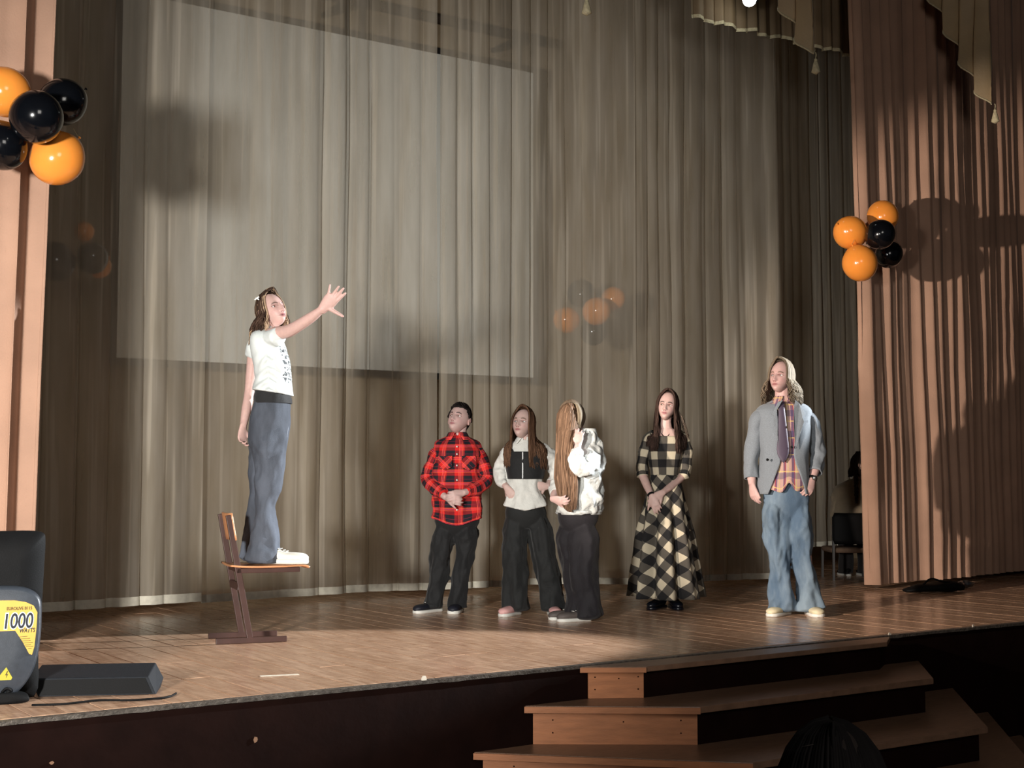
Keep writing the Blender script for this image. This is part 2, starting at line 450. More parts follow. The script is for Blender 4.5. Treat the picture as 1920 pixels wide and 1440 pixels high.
# walls, ceiling, hall floor
def slab(name, lo, hi, m):
    g = Geo(); g.box(lo, hi); return tag(g.build(name, m, smooth=False), kind='structure')
slab('wall_back', (X0, YB, -0.9), (X1, YB+0.15, 7.0), M['wall'])
slab('wall_left', (X0-0.15, -9, -0.9), (X0, YB+0.15, 7.0), M['dark_wall'])
slab('wall_right', (X1, -9, -0.9), (X1+0.15, YB+0.15, 7.0), M['dark_wall'])
slab('ceiling', (X0-0.15, -9, 7.0), (X1+0.15, YB+0.15, 7.15), M['ceil'])
slab('floor', (X0, -9, -1.0), (X1, -0.02, -0.9), M['hall_floor'])

# ------------------------------------------------------------------ stairs
def off_poly(yf, xl, xr, chl, chr_):
    """trapezoid plan: back on the stage front, front corners chamfered"""
    return [(xl, 0.0), (xl+chl, yf), (xr-chr_, yf), (xr, 0.0)]
st = empty('staircase', 'wide brown wooden steps with slanted left faces in a lit orange tone below the stage edge', 'staircase', (5.6, -0.6, -0.9))
off = Vector(st.location)
def stair_pt(u, v, z): 
    p = wz(u, v, z); return (p.x, p.y)
levels = [  # z of tread top, plan: left back, left front corner, right front corner, right back
    (-0.004, [(4.44, -0.045), (4.73, -0.235), (6.62, -0.225), (6.86, -0.045)], 0.028),
    (-0.172, [(4.085, -0.045), (4.80, -0.575), (6.58, -0.595), (7.12, -0.045)], 0.034),
    (-0.37, [(3.78, -0.045), (4.74, -1.01), (6.46, -1.05), (7.45, -0.045)], 0.034),
    (-0.555, [(3.42, -0.045), (4.70, -1.42), (6.34, -1.48), (7.8, -0.045)], 0.035),
    (-0.74, [(3.1, -0.045), (4.66, -1.85), (6.25, -1.9), (8.15, -0.045)], 0.035)]
def inset(P, d):
    (a, b, c, e) = P
    return [(a[0]+d*1.2, a[1]), (b[0]+d*.45, b[1]+d), (c[0]-d*.45, c[1]+d), (e[0]-d*1.2, e[1])]
def shift(P): return [(p[0]-off.x, p[1]-off.y) for p in P]
for k, (z, P, th) in enumerate(levels):
    tr_o = bpy.data.objects.new('step', None); link(tr_o, st)
    g = Geo(); g.prism(shift(P), z-th-off.z, z-off.z); o = g.build('tread', M['tread'], tr_o, smooth=False, bevel=0.004, fixn=True)
    # nosing board along the slanted left edge, in the lit riser colour
    a, b = Vector(P[0]+(0,)), Vector(P[1]+(0,)); d = (b-a).normalized(); nn_ = Vector((-d.y, d.x, 0)); nn_ = -nn_ if nn_.x > 0 else nn_
    g = Geo(); q4 = [a, b, b+nn_*0.012, a+nn_*0.012]; g.prism(shift([(q.x, q.y) for q in q4]), z-th-0.001-off.z, z-0.004-off.z)
    g.build('nosing_board', M['riser_lit'], tr_o, smooth=False, fixn=True)
    zb = (levels[k+1][0] if k < 4 else -0.9)
    I = inset(P, 0.045)
    I[0] = (I[0][0], -0.045); I[3] = (I[3][0], -0.045)
    for nm, p, q, mm in (('riser', I[0], I[1], M['riser_lit']), ('riser', I[1], I[2], M['riser_shaded']), ('riser', I[2], I[3], M['riser_shaded'])):
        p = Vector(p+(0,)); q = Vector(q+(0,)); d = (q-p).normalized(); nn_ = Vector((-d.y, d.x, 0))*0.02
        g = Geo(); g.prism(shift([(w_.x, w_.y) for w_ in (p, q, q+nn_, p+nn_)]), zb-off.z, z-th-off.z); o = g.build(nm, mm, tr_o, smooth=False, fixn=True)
    if k < 3:
        p = Vector(I[0]+(0,)); q = Vector(I[1]+(0,)); d = (q-p).normalized(); nn_ = Vector((d.y, -d.x, 0))*0.002
        for t_, zz in ((.12, -.03), (.9, -.03), (.12, .05), (.55, .04), (.9, .05)):
            g = Geo(); c = p.lerp(q, t_)+nn_; g.sphere((c.x-off.x, c.y-off.y, (z-th+zb)/2+zz*.8-off.z), 0.004, 6, 4); g.build('screw', M['riser_shaded'], tr_o)

# ------------------------------------------------------------------ back of the stage: projection screen
p0 = wy(218, 672, 5.1); p1 = wy(1000, 707, 5.1); p2 = wy(1000, 137, 5.1)
sx0, sx1, sz0, sz1 = p0.x, p1.x, (p0.z+p1.z)/2, p2.z
scr = empty('projection_screen', 'large white projection screen with black border hanging behind the sheer curtains', 'screen', ((sx0+sx1)/2, 5.1, sz0))
cx = (sx0+sx1)/2
g = Geo(); g.box((sx0-cx, 0, 0), (sx1-cx, 0.01, sz1-sz0)); g.build('projection_cloth', M['screen'], scr, smooth=False)
g = Geo(); bw = 0.06
for lo, hi in (((sx0-cx-bw, -.006, -bw), (sx1-cx+bw, .012, 0)), ((sx0-cx-bw, -.006, sz1-sz0), (sx1-cx+bw, .012, sz1-sz0+bw)),
               ((sx0-cx-bw, -.006, 0), (sx0-cx, .012, sz1-sz0)), ((sx1-cx, -.006, 0), (sx1-cx+bw, .012, sz1-sz0))):
    g.box(lo, hi)
g.build('border', M['screen_edge'], scr, smooth=False)
g = Geo(); tube(g, [Vector((sx0-cx-.15, 0.0, sz1-sz0+.34)), Vector((sx1-cx+.15, 0.0, sz1-sz0+.34))], [.05, .05], 12, 2, up=(0, 0, 1)); g.build('roller_case', M['dark_wall'], scr)
for xx in (-1.9, 0, 1.9):
    g = Geo(); g.extrude([(xx-.02, -.01, sz1-sz0+bw), (xx-.02, .01, sz1-sz0+bw), (xx-.02, .02, sz1-sz0+.3), (xx-.02, .485, sz1-sz0+.3), (xx-.02, .485, sz1-sz0+.34), (xx-.02, -.01, sz1-sz0+.34)], (.04, 0, 0)); g.build('wall_bracket', M['screen_edge'], scr, smooth=False, fixn=True)

# ------------------------------------------------------------------ curtains
def fold_offset(s, seed, spac, amp, sheer=False):
    """pleats as a function of arclength s: irregular rounded folds; returns (out of plane, along the rail)"""
    if sheer:
        wob = noise.noise(Vector((s*0.5+seed, seed, 0)))*2.4*spac + noise.noise(Vector((s*1.9+seed, seed, 4)))*.8*spac
        ph = (s + wob)/spac*2*PI; k = .25 + 1.0*max(0, .45+noise.noise(Vector((s*0.9+seed*3, 7, 0))))
        a = math.sin(ph)*k + .35*noise.noise(Vector((s*6+seed, 1, 2))) + .30*k*math.sin(2.9*ph+seed) + 1.1*noise.noise(Vector((s*.7+seed, 8, 8)))
        return amp*a, (math.cos(ph)*k*1.15 + .35*math.cos(2.9*ph+seed)*k)*amp
    a = noise.noise(Vector((s*0.35+seed, seed, 0)))*2.2*spac + noise.noise(Vector((s*1.3+seed, seed, 5)))*.5*spac
    ph = (s + a)/spac*2*PI
    k = 0.65 + 0.5*noise.noise(Vector((s/spac*0.45+seed*3, 7, 0)))
    return amp*(math.sin(ph)*k + 0.30*math.sin(2.3*ph+seed) * (0.5+0.5*noise.noise(Vector((s*1.1+seed, 3, 0))))), (math.cos(ph)*.55 + .25*math.sin(2*ph))*k*amp
def curtain(name, label, path, ztop, zbot, spac, amp, seed, m_, nz=14, res=0.018, flare=0.25, hem=0.0, hem_mat=None, cat='curtain', group=None, lean=0.0, sway=0.02, skirt=None):
    """path: list of (x, y) on the stage; cloth hangs from ztop to zbot(s)"""
    K = catmull([list(p) for p in path], 24)
    L = [0.0]
    for j in range(1, len(K)): L.append(L[-1]+float(np.linalg.norm(K[j]-K[j-1])))
    tot = L[-1]; n = int(tot/res)+1; base = Vector((K[0][0]*.5+K[-1][0]*.5, K[0][1]*.5+K[-1][1]*.5, 0))
    T = np.array([[np.interp(tot*i/(n-1), L, K[:, 0]), np.interp(tot*i/(n-1), L, K[:, 1])] for i in range(n)])
    D = np.gradient(T, axis=0); D /= np.linalg.norm(D, axis=1)[:, None]
    zb = zbot if callable(zbot) else (lambda t: zbot)
    o = empty(name, label, cat, (base.x, base.y, 0), group=group) 
    def rows(zf, nz_):
        vs = []; uvs = []
        for j in range(nz_):
            for i in range(n):
                s = tot*i/(n-1); t = i/(n-1); z0_ = zb(t); z = zf(t, j/(nz_-1), z0_); h = (ztop-z)/(ztop-z0_)
                a, b = fold_offset(s + 0.03*noise.noise(Vector((s*2, z*0.5, seed))) , seed, spac, amp*(1-flare+2*flare*h), m_ is M['tulle'])
                a += sway*h*noise.noise(Vector((s*1.7+seed, z*0.8, 2))) + 0.25*amp*noise.noise(Vector((s/spac*1.3, z*0.35, seed)))
                nx_, ny_ = -D[i][1], D[i][0]
                xx = T[i][0] + nx_*a + D[i][0]*(b + lean*h*(0.5-t)); yy = T[i][1] + ny_*a + D[i][1]*b
                vs.append((xx-base.x, yy-base.y, z))
        return vs
    zh = hem
    vs = rows(lambda t, k, z0_: ztop + (z0_+zh-ztop)*k, nz)
    g = Geo(); g.add(vs, grid_faces(n, nz, False)); c = g.build('curtain_cloth', m_, o)
    if hem:
        vs = rows(lambda t, k, z0_: z0_+hem-hem*k, 3); g = Geo(); g.add(vs, grid_faces(n, 3, False)); g.build('hem', hem_mat or m_, o)
    g = Geo(); g.bar(Vector((K[0][0], K[0][1], ztop+.02))-Vector((base.x, base.y, 0)), Vector((K[-1][0], K[-1][1], ztop+.02))-Vector((base.x, base.y, 0)), .03, .03); g.build('curtain_rail', M['lampbody'], o, smooth=False)
    return o
TG = 'sheer curtains across the back of the stage'
def gp(u, v, z=0.04): p = wz(u, v, z); return (p.x, p.y)
curtain('sheer_curtain', 'sheer beige curtain panel hanging nearest the left stage curtain', [(2.2, 4.05), (2.8, 4.0), (3.4, 3.97), gp(380, 1133)], 6.9, lambda t: .04+.02*t, .28, .024, 1.3, M['tulle'], hem=.065, hem_mat=M['tulle_hem'], group=TG)
curtain('sheer_curtain', 'wide sheer beige curtain panel directly behind the person standing on the chair', [gp(376, 1131), gp(600, 1116), (5.5, 4.27), gp(812, 1106)], 6.9, .04, .33, .022, 4.1, M['tulle'], hem=.06, hem_mat=M['tulle_hem'], group=TG)
curtain('sheer_curtain', 'sheer curtain panel behind the boy and two girls, right of the narrow slit', [gp(822, 1106), gp(930, 1100), (7.25, 4.05), gp(1195, 1096)], 6.9, .04, .15, .022, 8.6, M['tulle'], hem=.055, hem_mat=M['tulle_hem'], group=TG)
curtain('sheer_curtain', 'dim sheer curtain panel behind the plaid dress, between screen and gray jacket', [gp(1200, 1095), gp(1300, 1091), gp(1380, 1087), gp(1462, 1085)], 6.9, .04, .19, .034, 12.2, M['tulle'], hem=.055, hem_mat=M['tulle_hem'], group=TG)
curtain('sheer_curtain', 'shadowed sheer curtain panel at the right behind the seated person', [(9.36, 3.42), (9.8, 3.75), (10.4, 4.28), (12.0, 4.45)], 6.9, .25, .20, .05, 15.2, M['tulle'], hem=.05, hem_mat=M['tulle_hem'], group=TG)

VG = 'heavy stage curtains drawn to both sides'
curtain('stage_curtain', 'heavy pinkish brown pleated stage curtain gathered on the right side', [(9.27, 2.36), (9.8, 2.45), (10.6, 2.42), (11.6, 2.55), (12.9, 2.6), (14.3, 2.6)], 6.6, lambda t: 0.04+.05*t, .145, .085, 21.0, M['velvet'], res=.011, flare=.12, nz=18, group=VG, lean=.3)
def lc(u, v): p = wy(u, v, 2.35); return p
curtain('stage_curtain', 'brightly lit peach stage curtain drawn aside at the far left', [(2.43, 2.42), (2.05, 2.33), (1.5, 2.40), (0.9, 2.38), (0.0, 2.4), (-1.5, 2.4)], 6.6, .03, .21, .060, 33.0, M['velvet'], res=.012, flare=.1, nz=18, group=VG, lean=.26)

# pelmet band and jabots over the opening
curtain('pelmet', 'gathered pale pelmet strip above the right half of the stage', [(7.75, 2.75), (8.5, 2.75), (9.3, 2.72), (10.9, 2.75)], 6.4, lambda t: 4.86+.015*math.sin(t*60), .13, .03, 40.0, M['pelmet'], res=.014, hem=.03, hem_mat=M['tassel'], cat='valance')
def smoothstep(x): return x*x*(3-2*x)
def jabot(label, c, width, height, seed, nfold, skew, tier):
    """cascading swag tail: zigzag pleats whose lower edge steps down to a point"""
    o = empty('jabot', label, 'valance', (c.x, c.y, c.z), group='swag tails with tassels over the stage opening')
    g = Geo(); n = 160; m_ = 26; ztop = 2.1; vs = []
    for j in range(m_):
        for i in range(n+1):
            t = i/n*2-1; a = abs(t); sg = math.copysign(1, t)
            ph = a*nfold; cyc = ph % 1; st_ = int(ph); tri = 1-abs(cyc*2-1); tri = smoothstep(tri)
            edge = height*(a**1.15)*(1.0+0.15*skew*sg)
            k = j/(m_-1); z = edge + (ztop-edge)*k; fl = 1-.35*min(1, k*2)
            xx = sg*(width*(.10*a + (.38+.20*st_)*tri*fl + .13*st_*(1-tri)) + .012*math.sin(z*7+seed+st_))
            yy = .12*ph + .04*tri - .04*tri*(1-tri)*4*(.5-cyc) + .02*noise.noise(Vector((t*4, z*2, seed)))
            vs.append((xx, yy, z))
    g.add(vs, grid_faces(n+1, m_, False)); g.build('swag_cloth', M['jabot'], o)
    g = Geo(); rb = [Vector((vs[i])) for i in range(0, n+1, 2)]
    tube(g, rb, [.008]*len(rb), 6, 1, up=(0, 1, 0)); g.build('edge_braid', M['tassel'], o)
    g = Geo(); b0 = Vector((0, -.03, 0))
    tube(g, [b0, b0+Vector((.006, 0, -.02)), b0+Vector((-.004, 0, -.06))], [.005]*3, 6, 2)
    g.sphere(b0+Vector((0, 0, -.065)), (.014, .014, .017), 10, 8)
    tube(g, [b0+Vector((0, 0, -.075)), b0+Vector((0, 0, -.1)), b0+Vector((0, 0, -.16))], [.014, .022, .036], 18, 3, wr=lambda a, s, c: .003*math.sin(a*9))
    g.build('tassel', M['tassel'], o)
    return o
jc = wy(1524, 100, 1.7); jabot('swag tail with a tassel hanging left of the right stage curtain', jc, .25, .85, 2.0, 3.0, 0, 0)
jc = wy(1860, 196, 1.7); jabot('large stepped swag tail with tassel in front of the right stage curtain', jc, .27, 1.25, 5.0, 4.0, .3, 0)
jc = wy(1095, -15, 1.7); jabot('swag tail whose small tassel just shows at the top edge of the picture', jc, .27, .60, 3.0, 3.0, 0, 0)

# ceiling-hung stage lamp (its lit lens shows at the top edge)
lp = wy(1407, -5, 2.45)
sl = empty('stage_spotlight', 'small bright stage lamp hanging at the top edge beside the pelmet', 'lamp', lp)
g = Geo(); d = (Vector((5, 1, 1))-lp).normalized()
tube(g, [Vector(d)*-.16, Vector(d)*-.12, Vector(d)*0.0], [.05, .065, .07], 20, 3); g.build('housing', M['lampbody'], sl)
em = bpy.data.materials.new('lamp_lens_lit'); em.use_nodes = True; bq = em.node_tree.nodes['Principled BSDF']; bq.inputs['Emission Color'].default_value = (.95, 1, .95, 1); bq.inputs['Emission Strength'].default_value = 18
nt_ = N(em); tc_ = nt_.new('ShaderNodeTexCoord'); nt_.link(nt_.mix(nt_.noise(5, tc_.outputs['Object']), (.8, .85, .8, 1), (1, 1, 1, 1)), bq.inputs['Base Color'])
g = Geo(); g.sphere(Vector(d)*0.036, (.058, .058, .058), 16, 10); g.build('lens', em, sl)
g = Geo(); g.bar((0, .0, .05), (0, 0, 6.9-lp.z), .02, .02, up=(0, 1, 0)); g.build('hanger', M['lampbody'], sl, smooth=False)

# ------------------------------------------------------------------ balloons
def cluster(group, back, items):
    """items: (u, v, depth plane y, diameter px, material, tilt, label); slide each along its sight line until they only touch"""
    fwd = Vector((sy_, cy_, 0)); P = []
    for it in items:
        c = wy(it[0], it[1], it[2]); P.append([(c-CAM).dot(fwd), it])
    def pos(q): c = wp(q[1][0], q[1][1], q[0]); return c, q[1][3]/2*q[0]/F
    for _ in range(200):
        for a in range(len(P)):
            for b in range(a+1, len(P)):
                ca, ra = pos(P[a]); cb, rb = pos(P[b]); dd = (ca-cb).length; ov = (ra+rb)*1.0-dd
                if ov > 0:
                    s_ = 1 if P[a][0] >= P[b][0] else -1; P[a][0] += s_*ov*.3; P[b][0] -= s_*ov*.3
        for q in P:
            c, r = pos(q)
            if c.y + r*1.05 > back: q[0] -= (c.y+r*1.05-back)*.6
    cen = sum((pos(q)[0] for q in P), Vector())/len(P); anchor = Vector((cen.x, back+.06, cen.z+.05))
    for q in P:
        c, r = pos(q); u, v, y, dpx, m_, tilt, label = q[1]; k = 1.10
        o = empty('balloon', label, 'balloon', c, group=group); rot = Matrix.Rotation(tilt[0], 3, 'Y') @ Matrix.Rotation(tilt[1], 3, 'X')
        g = Geo(); g.sphere((0, 0, 0), (r*.985, r*.985, r*1.06), 32, 22)
        for i, p in enumerate(g.v):
            p = Vector(p); t = p.z/(r*k); f = 1-0.12*max(0, -t)**2; g.v[i] = tuple(rot @ Vector((p.x*f, p.y*f, p.z)))
        g.build('envelope', m_, o); kn = rot @ Vector((0, 0, -r*1.06-.02))
        g = Geo(); tube(g, [rot @ Vector((0, 0, -r*1.06+.004)), rot @ Vector((0, 0, -r*1.06-.01)), kn], [.008, .005, .010], 10, 3); g.build('knot', m_, o)
        g = Geo(); e = (cen-c); e.normalize(); tube(g, [kn, kn+e*.03+Vector((0, 0, -.006)), kn+e*.06], [.0015]*3, 5, 2, up=(0, 0, 1)); g.build('tie_cord', M['tassel'], o)
O_, B_ = M['orange'], M['black_b']
cluster('balloons tied to the right stage curtain', 2.34, [
 (1655, 405, 2.10, 60, O_, (0.3, 2.6), 'orange balloon topmost in the right cluster'), (1594, 436, 2.02, 64, O_, (1.9, 0), 'orange balloon farthest left in the right cluster'),
 (1650, 440, 1.84, 57, B_, (0, 1.2), 'black balloon in the middle front of the right cluster'), (1612, 493, 1.95, 67, O_, (2.6, 0), 'bright orange balloon lowest in the right cluster'),
 (1667, 476, 2.12, 53, B_, (-2.4, 0), 'black balloon lower right in the right cluster')])
cluster('balloons tied to the left stage curtain', 2.28, [
 (8, 172, 2.05, 96, O_, (2.0, 0), 'orange balloon cut by the left picture edge, top of the left cluster'), (118, 191, 2.10, 90, B_, (-2.2, 0), 'black balloon at the upper right of the left cluster'),
 (68, 220, 1.80, 102, B_, (0, 1.3), 'big black balloon in the front centre of the left cluster'), (4, 272, 2.0, 92, B_, (2.5, 0), 'black balloon cut by the left picture edge, bottom of the left cluster'),
 (108, 296, 2.02, 102, O_, (-2.4, 0), 'orange balloon hanging lowest at right in the left cluster')])
cluster('balloons dimly visible through the sheer curtain left of the screen', 5.05, [
 (172, 484, 4.45, 62, B_, (0, 1.2), 'black balloon seen through the sheer curtain at the left'), (104, 490, 4.5, 74, B_, (2.6, 0), 'large dark balloon behind the sheer curtain beside the left curtain edge'),
 (187, 500, 4.75, 44, O_, (-2.4, 0), 'orange balloon low behind the black one, through the left sheer curtain'), (158, 434, 4.65, 38, O_, (0.4, 2.6), 'small orange balloon above the black one, through the left sheer curtain')])
cluster('balloons dimly visible through the sheer curtain right of the screen', 5.05, [
 (1118, 584, 4.35, 54, O_, (0, 1.2), 'orange balloon in the middle of the cluster seen through the sheer curtain'), (1062, 600, 4.5, 50, O_, (2.1, 0), 'dull orange balloon at left in the cluster behind the sheer curtain'),
 (1090, 550, 4.6, 54, B_, (.3, 2.6), 'dark balloon at the top of the cluster behind the sheer curtain'), (1112, 622, 4.6, 50, B_, (2.9, 0), 'dark balloon at the bottom of the cluster behind the sheer curtain'),
 (1150, 560, 4.6, 46, O_, (-2, 0), 'orange balloon upper right in the cluster behind the sheer curtain')])

# ------------------------------------------------------------------ school chair (faces along the stage, +x)
def school_chair():
    ox, oy = 3.455, 2.0
    o = empty('school_chair', 'wooden school chair with brown metal frame that a person stands on', 'chair', (ox, oy, 0), math.radians(-14))
    for sgn, nm in ((-1, 'near'), (1, 'far')):
        yy = sgn*0.155
        g = Geo(); g.bar((-.20, yy, .0185), (.22, yy, .0185), .026, .033); g.build('foot_rail', M['chair_metal'], o, smooth=False, bevel=.003)
        g = Geo(); g.bar((0.0, yy, .03), (-.135, yy, .76), .024, .036, up=(1, 0, 0)); g.build('upright', M['chair_metal'], o, smooth=False, bevel=.003)
        g = Geo(); g.bar((-.085, yy, .43), (.295, yy, .43), .024, .03); g.build('seat_rail', M['chair_metal'], o, smooth=False, bevel=.003)
    g = Geo(); g.bar((-.065, -.155, .335), (-.065, .155, .335), .022, .045, up=(0, 0, 1)); g.bar((-.075, -.16, .43), (-.075, .16, .43), .02, .02); g.build('cross_bar', M['chair_metal'], o, smooth=False, bevel=.003)
    # moulded seat: curls down at the front edge
    prof = [(-.12, .462), (-.06, .455), (.05, .451), (.18, .452), (.27, .455), (.33, .452), (.352, .441)]
    P = catmull([list(p) for p in prof], 4); g = Geo(); n = 9; vs = []
    for (x_, z_) in P:
        for i in range(n):
            t = i/(n-1)*2-1; vs.append((x_, t*.20*(1-.06*(x_ > .3)), z_ + .006*abs(t)**2))
    g.add(vs, [f[::-1] for f in grid_faces(n, len(P), False)]); g.build('seat', M['chair_wood'], o, solid=.011)
    g = Geo(); vs = []
    for k in range(6):
        z_ = .61 + .16*k/5
        for i in range(n):
            t = i/(n-1)*2-1; vs.append((-.115 - (z_-.61)*.18 - .022*(1-t*t) + .02, t*.170, z_))
    g.add(vs, [f[::-1] for f in grid_faces(n, 6, False)]); g.build('backrest', M['chair_wood'], o, solid=.01)
    for yy in (-.12, .12):
        g = Geo(); g.sphere((.26, yy, .447), .007, 8, 6); g.build('screw', M['steel'], o)
    return o
school_chair()

# ------------------------------------------------------------------ monitor box, cable, tape, clutter
mb = empty('stage_monitor', 'long low black box lying at the stage edge beside the loudspeaker', 'speaker', (2.1, .45, 0))
a = wz(293, 1302, 0.0); b = wz(305, 1277, 0.03); t1 = wp(278, 1268, (a-CAM).dot(Vector((sy_, cy_, 0)))+.02); t2 = wp(292, 1242, (b-CAM).dot(Vector((sy_, cy_, 0)))+.03)
L_ = wz(62, 1307, 0.0); dirL = (L_-a); dirL.z = 0; b = Vector((b.x, b.y, 0.0)); ml = Vector(mb.location)
prof = [a-ml, b-ml+Vector((0, 0, .03)), t2-ml, t1-ml]
prof[1].z = .045
pr = [prof[0], Vector((b.x-.01-ml.x, b.y-ml.y, 0)), prof[1], prof[2], prof[3]]
g = Geo(); g.extrude(pr, dirL*.96); g.build('cabinet', M['wedge'], mb, smooth=False, bevel=.004, fixn=True)
g = Geo(); fo = (pr[0]-pr[2]); fo.z = 0; fo.normalize()
q0 = pr[0].lerp(pr[4], .08)+fo*.002+dirL*.03; q1 = pr[4].lerp(pr[0], .08)+fo*.002+dirL*.03
g.extrude([q0, q1, q1+dirL*.91, q0+dirL*.91], fo*.003); g.build('front_grille', M['black'], mb, smooth=False, fixn=True)
def cable(label, pts, r=.005, m_=None, name='cable'):
    g = Geo(); P = [Vector(p) for p in pts]; base = P[0].copy(); base.z = 0
    tube(g, [p-base for p in P], [r]*len(P), 8, 5, up=(0, 0, 1)); o = g.build(name, m_ or M['black']); o.location = base; tag(o, label, 'cable'); return o
cb = [wz(60, 1322, .008), wz(120, 1320, .01), wz(185, 1313, .012), wz(240, 1313, .008), wz(290, 1310, .008), wz(318, 1306, .008), wz(330, 1300, .006)]
cable('thin black cable lying along the stage edge in front of the low black box', cb, .005)
a = wz(488, 1268, .002); b = wz(560, 1264, .002)
g = Geo(); g.bar(Vector((0, 0, .0015)), b-a+Vector((0, 0, 0)), .028, .002); o = g.build('tape_strip', M['tape'], smooth=False); o.location = (a.x, a.y, .001); tag(o, 'strip of white tape stuck on the floor near the stage edge', 'tape')
for k, v_ in enumerate(g.v): pass
# dark things lying by the right curtain
bg = empty('equipment_bag', 'flat black bag lying on the floor under the right stage curtain hem', 'bag', wz(1750, 1112, 0))
bl = Vector(bg.location); g = Geo()
P = [wz(u, 1112-(u-1710)*.02, 0)-bl for u in (1708, 1735, 1765, 1790, 1815)]
tube(g, [p+Vector((0, .06, h)) for p, h in zip(P, (.018, .035, .04, .05, .035))], [(.05, .016), (.09, .033), (.10, .038), (.10, .048), (.05, .03)], 16, 4, up=(0, 0, 1), wr=wrinkle(.01, 9, 1.5, 4)); g.build('bag_body', M['black'], bg)
g = Geo(); h0 = P[1]+Vector((0, .03, .06)); h1 = P[3]+Vector((0, .03, .08))
tube(g, [h0, h0.lerp(h1, .3)+Vector((0, 0, .05)), h0.lerp(h1, .6)+Vector((0, -.02, .02)), h1], [.008]*4, 8, 4, up=(0, 1, 0)); g.build('handle', M['black'], bg)
fo_ = empty('foil_wrap', 'small crumpled silvery wrapper beside the black bag on the right', 'wrapper', wz(1812, 1102, 0))
g = Geo(); g.sphere((0, 0, .03), (.07, .05, .03), 12, 8)
g.v = [tuple(Vector(p)*(1+.5*noise.noise(Vector(p)*40))) for p in g.v]; g.v = [(p[0], p[1], max(p[2], .001)) for p in g.v]; g.build('foil', M['steel'], fo_, smooth=False)
# dim black case along the foot of the right curtain
ca = empty('equipment_case', 'long black case standing on the floor at the far right behind the curtain hem', 'case', (12.2, 3.05, 0))
g = Geo(); g.box((-.9, -.12, 0), (1.2, .18, .16)); g.build('case_body', M['black'], ca, smooth=False, bevel=.01)
g = Geo(); g.bar((-.9, -.124, .11), (1.2, -.124, .11), .006, .008); g.bar((-.1, -.13, .1), (.1, -.13, .1), .012, .02); g.build('lid_seam', M['lampbody'], ca, smooth=False)
# ------------------------------------------------------------------ loudspeaker at the left edge (we see its back)
def text_obj(name, body, size, loc, m_, parent, extr=.0012, off=0.0, shear=0.0, align='LEFT'):
    cu = bpy.data.curves.new(name, 'FONT'); cu.body = body; cu.size = size; cu.extrude = extr; cu.offset = off; cu.shear = shear; cu.align_x = align
    tmp = bpy.data.objects.new('t', cu); C.objects.link(tmp)
    dg = bpy.context.evaluated_depsgraph_get(); me = bpy.data.meshes.new_from_object(tmp.evaluated_get(dg)); bpy.data.objects.remove(tmp)
    me.materials.clear(); me.materials.append(m_)
    me.transform(Matrix.Rotation(PI/2, 4, 'X')); o = link(bpy.data.objects.new(name, me), parent); o.location = loc; return o
Ys = 6.15; u0 = -18
spr = wp(u0, 1315, Ys); spr.z = 0
sp_o = empty('loudspeaker', 'big black and gray loudspeaker with yellow 1000 WATTS label at the left edge', 'speaker', spr, -YAW+math.radians(23))
def L2(u, v): 
    p = cpt(u, v, Ys); q = cpt(u0, v, Ys); return (p.x-q.x, p.z)
def outline(pts, sym=True):
    R = [L2(u, v) for u, v in pts]; P = [R[0]] + R[1:-1] + [R[-1]] + [(-x, z) for x, z in R[-2:0:-1]]
    K = catmull([list(p) for p in P + [P[0]]], 4)[:-1]; return [(a, max(0.0, b)) for a, b in K]
def shell(pts, layers, m_, name, parent):
    O = outline(pts); zc = sum(p[1] for p in O)/len(O); n = len(O); vs = []
    for y, s in layers:
        for x_, z_ in O: vs.append((x_*s, y, zc+(z_-zc)*s))
    fs = grid_faces(n, len(layers), True) + [tuple(range((len(layers)-1)*n, len(layers)*n)), tuple(range(n-1, -1, -1))]
    g = Geo(); g.add(vs, fs); o = g.build(name, m_, parent, fixn=True); o.data.polygons[-1].use_smooth = False; o.data.polygons[-2].use_smooth = False; return o
shell([(u0, 997), (46, 997), (70, 1001), (76, 1014), (75, 1060), (72, 1150), (68, 1230), (62, 1316), (u0, 1318)], [(.36, .90), (.34, .93), (.08, 1), (.06, .985), (.058, .5)], M['black'], 'cabinet', sp_o)
rear = [(u0, 1101), (22, 1103), (48, 1110), (65, 1126), (68, 1160), (66, 1210), (58, 1252), (40, 1286), (16, 1306), (u0, 1312)]
shell(rear, [(.08, 1.02), (.0, 1.02), (-.02, .985), (-.026, .95), (-.0262, .5)], M['speaker_gray'], 'rear_housing', sp_o)
shell([(u0, 1298), (20, 1299), (42, 1304), (50, 1311), (40, 1318), (u0, 1320)], [(.05, 1), (-.05, 1), (-.055, .97), (-.056, .5)], M['black'], 'foot', sp_o)
yf = -.0275
lab = [(-100, 1133), (-60, 1127), (u0, 1125), (20, 1126), (40, 1130), (54, 1137), (61, 1150), (60, 1180), (57, 1215), (53, 1230), (48, 1228), (36, 1205), (22, 1183), (-60, 1183), (-95, 1180)]
g = Geo(); P = [L2(u, v) for u, v in lab]; g.extrude([(x, yf, z) for x, z in P], (0, -.0015, 0)); g.build('label', M['yellow'], sp_o, smooth=False, fixn=True)
def put(name, body, u, v, hpx, m_, dy, **k):
    x_, z_ = L2(u, v); k.setdefault('extr', .0006); return text_obj(name, body, hpx/0.72*Ys/F, (x_, yf-.0015-dy, z_), m_, sp_o, **k)
t = put('lettering', '1000', -2, 1178, 28, M['white_ink'], .001, off=.006, shear=.12); t.scale = (.70, 1, 1)
t = put('lettering', '1000', -2, 1178, 28, M['ink'], .0022, off=.0012, shear=.12); t.scale = (.70, 1, 1)
t = put('lettering', 'WATTS', 29, 1187, 8.0, M['ink'], .001, shear=.2, off=.0004); t.scale = (.74, 1, 1)
